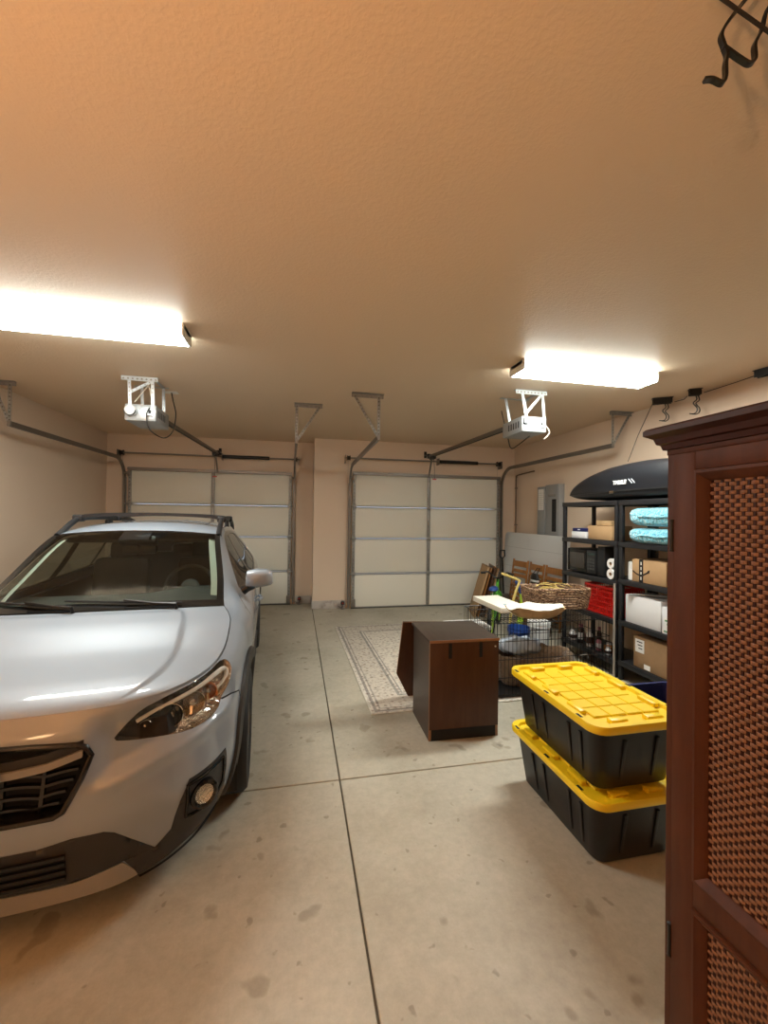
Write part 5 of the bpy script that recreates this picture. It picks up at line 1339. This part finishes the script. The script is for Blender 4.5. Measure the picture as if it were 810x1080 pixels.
# dog bed inside
o = thing('dog_bed', 'brown plush dog bed inside the wire crate', 'dog bed', (2.36, 3.78, .022))
b = B(); rows = []
for j in range(41):
    t = 2*PI*j/40; row = []
    for i in range(13):
        p = 2*PI*i/12; rr = 1+.10*math.cos(p); lum = 1+.05*math.sin(7*t)+.03*math.sin(13*t+p)
        row.append((.40*math.cos(t)*rr*lum, .235*math.sin(t)*rr*lum, .14+.135*math.sin(p)*lum))
    rows.append(row)
b.grid(rows); b.out('bolster', M['plush_brown'], o, 180)
b = B(); b.lathe([(0, .12), (.22, .115), (.29, .09), (.30, .05), (.28, .01), (0, .0)], n=28, M=Matrix.Diagonal((1.25, .72, 1, 1))); b.out('cushion', M['plush_brown'], o, 60)
o = thing('folded_blanket', 'pale grey blue blanket bundled on the dog bed', 'blanket', (2.22, 3.80, .285))
b = B(); rows = []
for j in range(13):
    t = -PI/2+PI*j/12; rows.append([(.23*math.cos(t)**.5*(1+.08*math.sin(4*a_+j))*math.cos(a_), .16*math.cos(t)**.5*(1+.06*math.sin(5*a_))*math.sin(a_), .07+.07*math.sin(t)+.012*math.sin(6*a_+j)) for a_ in [2*PI*k/32 for k in range(33)]])
b.grid(rows); b.out('cloth', mat('blue grey cloth', (.42,.48,.56), .9, bump=(30,.5,.01)), o, 180)
# flat white carton on the crate
o = thing('flat_carton', 'flat white carton with a small blue oval print, on the dog crate corner', 'box', (2.14, 4.07, .6925), math.radians(2))
b = B(); b.box((-.155, -.31, 0), (.155, .31, .055), .005); cb = b.out('carton', M['cream'], o)
b = B(); b.lathe([(0, 0), (.035, 0), (.035, .0012), (0, .0012)], (-.02, -.14, .0552), 20, 'z', Matrix.Diagonal((1, 1.3, 1, 1))); b.out('oval_print', mat('grey blue print', (.28,.40,.45), .6), cb)
# boat-shaped tan cover turned pale side up
o = thing('dog_cushion', 'boat shaped tan cushion with a ruffled cream top, on the dog crate', 'cushion', (2.26, 3.575, .6935), math.radians(-4))
b = B(); rows = []
for j in range(9):
    q = j/8; rows.append([(.30*(.55+.45*q**.7)*math.cos(a_)*(1+.02*math.sin(9*a_)), .15*(.6+.4*q**.7)*math.sin(a_)*(1+.03*math.sin(7*a_)), .095*q+.012*q*math.sin(5*a_)) for a_ in [2*PI*k/40 for k in range(41)]])
b.grid(rows); b.grid([[(0, 0, 0)]*41, rows[0]]); b.out('shell', M['tan'], o, 60)
b = B(); rr_ = [[(x*(1-j/5)*.97, y*(1-j/5)*.95, z+.012*math.sin(j*1.3)+.010*math.sin(i*1.1+j*2)) for i, (x, y, z) in enumerate(rows[-1])] for j in range(6)]
b.grid(rr_); tp_ = b.out('ruffled_top', M['cream'], o, 180)
# wicker basket: woven strands round upright stakes
o = thing('wicker_basket', 'large brown wicker basket standing on the back of the dog crate', 'basket', (2.735, 3.965, .6935), math.radians(-6))
hbx, hby, hbz = .30, .15, .20
def bq(t, z):
    a_ = 2*PI*t; c_, s_ = math.cos(a_), math.sin(a_); f_ = 1+.10*z/hbz
    return Vector((hbx*f_*math.copysign(abs(c_)**.28, c_), hby*f_*math.copysign(abs(s_)**.28, s_), z))
N_ = 44
for j in range(15):
    b = B(); P = []
    for k in range(N_*2):
        t = k/(N_*2); p = bq(t, .008+.0132*j); n_ = Vector((p.x/hbx**2, p.y/hby**2, 0)).normalized(); P.append(p+n_*.010*(1 if (k//2+j) % 2 else -1))
    b.tube(P, .0068, 5, closed=True); st_ = b.out('woven_row', M['wicker'], o, 60)
b = B()
for k in range(N_): t = (k+.5)/N_; b.tube([bq(t, .0), bq(t, hbz)], .004, 5)
P = [bq(k/96, hbz+.006) for k in range(96)]
for ph in (0, PI): b.tube([p+Vector((0, .006*math.cos(k*.9+ph), .007*math.sin(k*.9+ph))) for k, p in enumerate(P)], .009, 6, closed=True)
b.out('braided_rim', M['wicker'], o, 60, weld=False)
b = B(); b.prism([tuple(bq(k/48, 0)[:2]) for k in range(48)], .0, .008, Matrix.Identity(4)); b.out('bottom', M['wicker'], o)
o = thing('dried_twigs', 'bundle of pale dried twigs lying in the wicker basket', 'twigs', (2.66, 3.965, .700)); o['kind'] = 'stuff'
b = B()
for k in range(26):
    x0, y0 = -.16+.32*rnd.random(), -.08+.16*rnd.random(); a_ = rnd.random()*PI; L_ = .07+.05*rnd.random()
    dx, dy = L_*math.cos(a_), .5*L_*math.sin(a_); z0 = .10+.12*rnd.random()
    b.tube(smooth_path([(x0-dx, max(-.12, min(.12, y0-dy)), z0), (x0, y0, z0+.03), (x0+dx, max(-.12, min(.12, y0+dy)), z0+.01+.03*rnd.random())], 4), .004, 5)
b.out('twig_bundle', M['pale_yellow'], o, 60, weld=False)

# ------------------------------------------------------------------ behind the crate
def bucket(label, x, y, r, h, m, lid=None):
    o = thing('bucket', label, 'bucket', (x, y, .011), .4)
    b = B(); b.lathe([(0, 0), (r*.86, 0), (r*.88, .01), (r*.97, h*.82), (r*1.04, h*.83), (r*1.04, h*.87), (r*.98, h*.88), (r, h), (r*.95, h), (r*.84, .02), (0, .02)], n=32); b.out('pail', m, o)
    b = B(); b.tube([(r*1.05*math.cos(t), -.02-r*.9*math.sin(t)*.35, h*.84-r*.75*math.sin(t)) for t in [PI*k/14 for k in range(15)]], .003, 6); b.out('handle', M['galv'], o)
    if lid: b = B(); b.lathe([(0, h+.008), (r*.9, h+.008), (r*1.03, h+.012), (r*1.05, h-.02), (r*1.01, h-.02)], n=32); b.out('lid', lid, o)
bucket('white lidded bucket on the floor behind the wire dog crate', 3.02, 4.70, .135, .32, M['white'], M['white'])
bucket('blue bucket on the floor behind the wire dog crate', 2.68, 4.60, .13, .30, M['blue'])
o = thing('hamper', 'round brown woven hamper standing behind the dog crate', 'hamper', (3.27, 5.20, .0))
b = B(); rows = []
for j in range(49):
    z = .50*j/48; r_ = .20+.03*math.sin(PI*z/.5); rows.append([((r_+.006*math.sin(12*a_+PI*(j//2)))*math.cos(a_), (r_+.006*math.sin(12*a_+PI*(j//2)))*math.sin(a_), z+.004*math.sin(PI*j)) for a_ in [2*PI*k/72 for k in range(73)]])
b.grid(rows); b.out('woven_wall', mat('dark wicker', (.10,.05,.028), .6, var=(40,(.2,.11,.06),.4,.65)), o, 50)
b = B(); b.tube([(.205*math.cos(2*PI*k/40), .205*math.sin(2*PI*k/40), .50) for k in range(40)], .014, 8, closed=True); b.out('rim', M['wicker'], o)
b = B(); b.lathe([(0, .0), (.2, .0), (.2, .01), (0, .01)], n=30); b.out('base', M['wicker'], o)
o = thing('storage_box', 'frosted plastic storage box with a white lid behind the dog crate', 'storage box', (2.0, 4.60, .011))
b = B(); R = [[b.bm.verts.new((x, y, zz)) for x, y in rrect(w_, d_, .04, 4)] for w_, d_, zz in ((.40, .30, 0), (.46, .36, .33), (.42, .32, .33), (.37, .27, .01))]
for r0, r1 in zip(R, R[1:]):
    for k in range(len(r0)): b._f([r0[k], r0[(k+1) % len(r0)], r1[(k+1) % len(r0)], r1[k]])
b._f(R[0][::-1]); b._f(R[-1]); b.out('tub', M['clear_bin'], o, 40)
b = B(); b.prism(rrect(.49, .39, .045, 4), .331, .36, Matrix.Identity(4)); b.prism(rrect(.40, .30, .03, 4), .3605, .37, Matrix.Identity(4)); b.out('lid', M['white'], o)
# small green bicycle
bk = thing('bicycle', "small green children's bicycle with black handlebars behind the dog crate", 'bicycle', (2.87, 5.58, .0), math.radians(55)); bk.scale = (1.1, 1.1, 1.1)
def bwheel(x):
    b = B(); b.tube([(x+.19*math.cos(2*PI*k/40), 0, .205+.19*math.sin(2*PI*k/40)) for k in range(40)], .022, 8, closed=True); w_ = b.out('tire', M['rubber'], bk)
    b = B(); b.tube([(x+.165*math.cos(2*PI*k/40), 0, .205+.165*math.sin(2*PI*k/40)) for k in range(40)], .009, 6, closed=True); b.lathe([(0, -.03), (.02, -.03), (.02, .03), (0, .03)], (x, 0, .205), 12, 'y')
    for k in range(12): b.cyl((x, .012*(-1)**k, .205), (x+.165*math.cos(2*PI*k/12), 0, .205+.165*math.sin(2*PI*k/12)), .002, 5)
    b.out('rim', M['lime'], bk, weld=False)
bwheel(-.33); bwheel(.33)
b = B()
for p, q, r_ in (((.20,0,.60),(-.05,0,.27),.017), ((.21,0,.56),(-.12,0,.50),.014), ((-.14,0,.58),(-.05,0,.27),.015), ((-.05,.03,.27),(-.33,.03,.205),.009), ((-.05,-.03,.27),(-.33,-.03,.205),.009), ((-.13,.03,.5),(-.33,.03,.205),.008), ((-.13,-.03,.5),(-.33,-.03,.205),.008), ((.20,0,.64),(.23,0,.50),.019)): b.cyl(p, q, r_, 10)
b.out('frame', M['green'], bk, weld=False)
b = B(); b.cyl((.22, 0, .5), (.24, .035, .44), .012, 8); b.cyl((.22, 0, .5), (.24, -.035, .44), .012, 8)
for s_ in (-1, 1): b.tube([(.24, s_*.035, .44), (.33, s_*.035, .205)], .011, 8)
b.out('fork', M['green'], bk, weld=False)
b = B(); b.cyl((.20, 0, .60), (.185, 0, .67), .012, 8); b.tube(smooth_path([(.13, -.19, .73), (.17, -.12, .74), (.185, -.04, .67), (.185, .04, .67), (.17, .12, .74), (.13, .19, .73)], 5), .011, 8); hb = b.out('handlebar', M['black_steel'], bk)
for s_ in (-1, 1): b = B(); b.cyl((.145, s_*.155, .735), (.12, s_*.215, .728), .017, 10); b.out('grip', M['rubber'], hb)
b = B(); b.lathe([(0, .05), (.03, .05), (.06, .03), (.07, .0), (.05, -.02), (0, -.02)], n=20, M=Matrix.Translation((-.17, 0, .56)) @ Matrix.Diagonal((1.7, .9, .8, 1))); b.out('saddle', M['blue'], bk)
b = B(); b.lathe([(0, -.008), (.05, -.008), (.055, 0), (.05, .008), (0, .008)], (-.05, .05, .27), 20, 'y'); b.bar((-.05, .06, .27), (.02, .06, .17), .012, .016); b.out('crank', M['black_steel'], bk)
b = B(); b.tube([(.33+.23*math.cos(t), 0, .205+.23*math.sin(t)) for t in [.3+PI*.75*k/12 for k in range(13)]], .028, 8); b.out('mudguard', M['green'], bk)
# curved blue and green foam tube
o = thing('foam_tube', 'curved blue and lime foam tube standing up behind the flat white carton', 'foam tube', (2.88, 5.02, 0))
P = smooth_path([(-.02, 0, .0), (.06, .0, .25), (.10, .0, .48), (.09, .0, .64), (.02, .0, .80)], 6); k_ = int(len(P)*.72)
b = B(); b.tube(P[:k_+1], .04, 12); b.out('lower_part', M['lime'], o); b = B(); b.tube(P[k_:], .041, 12); b.out('upper_part', M['blue'], o)
# bent pale yellow pipe
o = thing('bent_pipe', 'bent pale yellow pipe sticking up beside the wicker basket', 'pipe', (2.72, 4.86, .011))
b = B(); b.tube(smooth_path([(-.02, 0, 0), (-.0, .0, .40), (.06, .0, .66), (.115, 0, .80), (.10, .01, .825), (.02, .03, .86), (-.10, .08, .905)], 6), .017, 10); b.out('tube', M['pale_yellow'], o)
# shovel with a D grip
o = thing('shovel', 'black D handled shovel standing by the white foam board', 'shovel', (3.50, 6.55, 0))
b = B(); b.cyl((0, -.04, .30), (-.01, .0, .94), .016, 12); b.out('shaft', M['black_steel'], o)
b = B(); b.tube([(-.01, 0, .93), (-.055, .0, .98), (-.05, 0, 1.075), (.03, 0, 1.075), (.035, 0, .98)], .016, 8, closed=True); b.out('d_grip', M['black'], o)
b = B(); b.grid([[(-.12*w_+.24*w_*k/8, -.05-.03*z+.03*(2*k/8-1)**2, z) for k in range(9)] for z, w_ in ((.02, .55), (.06, .85), (.18, 1), (.32, 1), (.34, .5))]); bl = b.out('blade', M['galv_dark'], o); md = bl.modifiers.new('thick', 'SOLIDIFY'); md.thickness = .004
# leaning boards
def lean_board(label, x, y, w, h, t, m, lean, rz, name='plank', group='boards leaning by the garage door'):
    o = thing(name, label, 'board', (x, y, 0), group=group); o.rotation_euler = (0, lean, rz)
    b = B(); b.box((-t/2, -w/2, .0), (t/2, w/2, h), .002); b.out('board', m, o)
    b = B(); b.box((-t/2-.0005, -w/2-.0005, h-.012), (t/2+.0005, w/2+.0005, h+.0005), .001); b.out('edge', M['card_dark'], o)
for k, (lb_, w_, h_, t_, m_) in enumerate((('front tan panel of the boards leaning beside the garage door track', .55, .86, .03, M['card']), ('second honey wood panel of the boards leaning beside the garage door track', .50, .84, .018, M['oak']), ('third dark panel of the boards leaning beside the garage door track', .52, .86, .018, M['laminate']), ('rearmost dull brown panel of the boards leaning beside the garage door track', .5, .83, .018, M['card_dark']))):
    lean_board(lb_, 2.94+.058*k, 6.56-.016*k, w_, h_, t_, m_, .27-.004*k, math.radians(-15))
# foam board against the wall
o = thing('foam_board', 'wide white foam board leaning on the right wall behind the wooden chairs', 'board', (3.90, 6.35, 0)); o.rotation_euler = (0, .05, 0)
b = B(); b.prism(rrect(1.86, 1.37, .10, 5, 0, .685), -.025, .025, frame_xyz((0, 0, 0), (0, -1, 0), (0, 0, 1), (-1, 0, 0))); b.out('panel', M['foam'], o, 40)
for zz in (.35, .75, 1.1): b = B(); b.box((-.0265, -.90, zz), (-.0235, .90, zz+.006)); b.out('groove', mat('board groove', (.50,.52,.52), .7), o)
# folding slatted chairs
def chair():
    o = thing('folding_chair', 'slatted', 'chair', (0, 0, 0), group='folded wooden slat chairs')
    for s_ in (-1, 1):
        b = B(); b.bar((.0, s_*.20, .0), (.0, s_*.20, .93), .03, .022, (1, 0, 0), .003); b.out('back_post', M['oak'], o)
        b = B(); b.bar((.035, s_*.165, .0), (.03, s_*.165, .62), .028, .022, (1, 0, 0), .003); b.out('leg', M['oak'], o)
    for z, h_ in ((.855, .10), (.735, .055), (.655, .055)):
        b = B(); b.box((-.018, -.185, z-h_/2), (-.004, .185, z+h_/2), .003); b.out('back_slat', M['oak'], o)
    for k in range(5):
        b = B(); b.box((-.035, -.175, .17+.075*k), (-.02, .175, .225+.075*k), .003); b.out('seat_slat', M['oak'], o)
    b = B(); b.cyl((.03, -.17, .12), (.03, .17, .12), .011, 10); b.out('stretcher', M['oak'], o)
    return o
c0 = chair(); c0.location = (3.69, 5.46, 0); c0.rotation_euler = (0, .10, math.radians(4)); c0['label'] = 'folded wooden slat chair next to the post of the microwave shelving unit'
dup(c0, (3.66, 5.93, 0), rot=(0, .12, math.radians(-3)), label='middle one of the folded wooden slat chairs before the white foam board')
dup(c0, (3.68, 6.44, 0), rot=(0, .12, math.radians(5)), label='folded wooden slat chair beside the black shovel handle')
# small dark bag hung on the middle chair
o = thing('bag', 'small dark bag with a pale stripe hanging on the middle folded chair', 'bag', (3.60, 5.72, .62))
b = B(); b.lathe([(0, 0), (.07, .005), (.085, .05), (.075, .13), (.05, .17), (0, .175)], n=20, M=Matrix.Diagonal((.5, 1.2, 1, 1))); b.out('pouch', M['black'], o); b = B(); b.tube([(0, -.05, .165), (.06, -.03, .25), (.06, .03, .25), (0, .05, .165)], .006, 6); b.out('strap', M['black_matte'], o)
b = B(); b.lathe([(.0855, .045), (.0865, .055), (.0845, .075)], n=20, M=Matrix.Diagonal((.5, 1.2, 1, 1)), cap=False); b.out('stripe', M['white'], o)

# ------------------------------------------------------------------ on the walls
bp = thing('breaker_panel', 'grey electrical breaker panel on the right wall with its door swung open', 'breaker panel', (XR, 5.95, 1.33))
b = B(); b.box((-.10, -.19, 0), (-.001, .17, .86), .004); b.out('enclosure', M['panel_grey'], bp)
b = B(); b.box((-.106, -.175, .015), (-.10, .155, .845), .002); cv = b.out('cover', M['panel_grey'], bp)
b = B(); b.box((-.108, -.13, .10), (-.105, -.02, .62), .001); b.out('breaker_window', M['black_matte'], cv)
for k in range(12):
    for y_ in (-.125, -.073):
        b = B(); b.box((-.114, y_, .115+.041*k), (-.106, y_+.046, .15+.041*k), .002); b.out('breaker', M['black'], cv)
b = B(); b.box((-.108, -.11, .66), (-.105, .09, .70), .001); b.out('name_plate', M['galv'], cv)
b = B(); b.box((-.112, .172, .01), (-.092, .385, .84), .003); dr = b.out('door', M['panel_grey'], bp)
b = B(); b.box((-.1135, .20, .45), (-.112, .355, .80)); dl = b.out('directory_card', M['paper'], dr)
for k in range(8):
    b = B(); b.box((-.1142, .215, .48+.036*k), (-.1135, .34, .484+.036*k)); b.out('ruled_line', M['panel_grey'], dl)
cd_ = thing('conduit', 'thin brown conduit running up the back corner and along the right wall', 'conduit', (XR-.02, 7.20, 0))
b = B(); b.tube(smooth_path([(0, 0, .0), (0, 0, 1.2), (0, 0, 2.34), (0, -.02, 2.42), (0, -.06, 2.455), (0, -.5, 2.475), (0, -.62, 2.475)], 5), .011, 8); b.out('tube', mat('brown conduit', (.16,.10,.06), .5), cd_)
for z in (.6, 1.5, 2.2): b = B(); b.box((-.014, -.03, z), (.0195, .03, z+.02), .002); b.out('clip', M['galv_dark'], cd_)
# photo-eye sensors at the door feet
def sensor(label, x, y):
    o = thing('safety_sensor', label, 'door sensor', (x, y, 0), group='door safety sensors')
    b = B(); b.box((-.002, -.05, .0), (.002, .04, .16)); b.box((-.03, -.05, .0), (.03, .04, .003)); b.out('bracket', M['galv_dark'], o)
    b = B(); b.box((-.03, -.10, .09), (.03, -.051, .15), .008); b.out('housing', M['black'], o); b = B(); b.lathe([(0, -.002), (.014, 0), (.014, .01)], (.0, -.101, .12), 14, 'y', cap=False); b.out('lens', M['red'], o)
    b = B(); b.tube([(0, -.06, .09), (.01, -.03, .04), (-.03, .0, .02), (-.07, .03, .05)], .004, 6); b.out('lead', M['cord'], o)
sensor('black door sensor low on the pier beside the uncovered garage door', .80, YB-.05)
sensor('black door sensor in the recess corner beside the pier', .06, YL-.05)

# ------------------------------------------------------------------ ceiling hoist with ropes and hooks
def hook_path(s=1): return [(0, 0, 0), (.012*s, 0, -.05), (-.018*s, 0, -.085), (.014*s, 0, -.135), (.012*s, 0, -.175), (-.012*s, 0, -.195), (-.05*s, 0, -.19)]
def hoist(label, x, y, z, L, hooks, rz):
    o = thing('ceiling_hoist', label, 'hoist', (x, y, z), rz, group='black ceiling hoist brackets')
    b = B(); b.box((-L/2, -.035, -.006), (L/2, .035, 0), .002); b.box((-L/2+.01, -.028, -.065), (L/2-.01, -.024, -.004)); b.box((-L/2+.01, .024, -.065), (L/2-.01, .028, -.004)); b.out('bracket', M['black_steel'], o)
    for x_ in (-L/2+.035, L/2-.035):
        b = B(); b.lathe([(.008, -.016), (.026, -.016), (.019, 0), (.026, .016), (.008, .016)], (x_, 0, -.042), 16, 'y'); b.out('pulley', M['black'], o)
    for hx_, hy_, s_ in hooks:
        b = B(); b.tube([(hx_+p[0], hy_+p[1], -.06+p[2]) for p in smooth_path(hook_path(s_), 4)], .0055, 6); b.out('hook', M['black_steel'], o)
    return o
hoist('black hoist bracket with two hooks above the roof box', 3.93, 3.80, ZC, .20, [(.02, -.01, 1), (.05, .02, 1)], math.radians(-35))
hoist('black hoist bracket with two hooks above the armoire cornice', 3.98, 3.46, ZC, .12, [(.0, -.01, 1), (.03, .02, 1)], math.radians(-35))
hoist('black hoist bracket seen at the picture edge above the armoire', 4.02, 2.84, ZC, .16, [], math.radians(-80))
def rope(label, P, r=.004):
    o = thing('rope', label, 'rope', P[0], group='hoist ropes'); b = B(); b.tube([tuple(p[i]-P[0][i] for i in range(3)) for p in P], r, 6); b.out('cord', M['cord'], o)
rope('thin rope slanting from the ceiling hoist down to the roof box', [(3.86, 3.86, ZC-.06), (3.62, 3.80, 2.56), (3.42, 3.72, 2.255)])
rope('thin rope strung between the two hooked hoist brackets', [(4.02, 3.73, ZC-.055), (4.0, 3.60, ZC-.065), (3.96, 3.53, ZC-.055)])
rope('thin rope running from the hook hoist to the bracket above the armoire', [(4.02, 3.40, ZC-.05), (4.02, 3.1, ZC-.045), (4.01, 2.90, ZC-.04)])
# the near hanger, right under the ceiling above the armoire
nh = thing('ceiling_hook', 'large flat black steel hooks hanging at the near upper corner', 'hook', (1.10, .85, ZC))
b = B(); b.box((-.05, -.175, -.008), (.09, -.085, 0), .002); b.box((-.035, -.15, -.045), (.075, -.146, -.006)); b.box((-.035, -.114, -.045), (.075, -.11, -.006)); b.out('bracket', M['black_steel'], nh)
b = B(); b.lathe([(.006, -.014), (.022, -.014), (.016, 0), (.022, .014), (.006, .014)], (.0, -.13, -.032), 16, 'y'); b.out('pulley', M['black'], nh)
def flat_bar(name, P):
    b = B(); sweep(b, smooth_path(P, 5), .014, .007, (.35, .94, 0)); b.out(name, M['black_steel'], nh)
flat_bar('hook', [(-.005, -.10, -.02), (-.012, -.03, -.03), (-.024, 0, -.05), (-.048, 0, -.092), (-.040, 0, -.118), (-.030, 0, -.140), (-.034, 0, -.165), (-.034, 0, -.200), (-.044, 0, -.218), (-.075, 0, -.215), (-.100, 0, -.222)])
flat_bar('hook', [(.05, -.10, -.02), (.065, -.03, -.025), (.085, 0, -.045), (.068, 0, -.075), (.060, 0, -.095), (.062, 0, -.130), (.045, 0, -.145), (.02, 0, -.142), (-.042, 0, -.122)])
rope('dark cord crossing the flat hooks near the camera', [(1.02, .84, ZC-.005), (1.12, .83, ZC-.055), (1.30, .82, ZC-.13)], .005)
# ------------------------------------------------------------------ camera, world, view
H = 1.645
yaw, pitch, roll = math.radians(11.94), math.radians(.55), math.radians(.76)
f = Vector((math.sin(yaw)*math.cos(pitch), math.cos(yaw)*math.cos(pitch), math.sin(pitch)))
r = Vector((math.cos(yaw), -math.sin(yaw), 0)); u = r.cross(f)
r2 = r*math.cos(roll)+u*math.sin(roll); u2 = -r*math.sin(roll)+u*math.cos(roll)
cd = bpy.data.cameras.new('camera'); cam = bpy.data.objects.new('camera', cd); COL.objects.link(cam)
cam.matrix_world = Matrix(((r2.x, u2.x, -f.x, 0), (r2.y, u2.y, -f.y, 0), (r2.z, u2.z, -f.z, H), (0, 0, 0, 1)))
cd.sensor_fit = 'HORIZONTAL'; cd.sensor_width = 36; cd.lens = 433.5/810*36; cd.clip_start = .05
scene.camera = cam
w = bpy.data.worlds.new('world'); scene.world = w; w.use_nodes = True
w.node_tree.nodes['Background'].inputs[0].default_value = (.75, .85, 1, 1); w.node_tree.nodes['Background'].inputs[1].default_value = .3
vs = scene.view_settings; vs.view_transform = 'Standard'; vs.look = 'None'; vs.exposure = 1.7; vs.gamma = 1; vs.use_curve_mapping = False
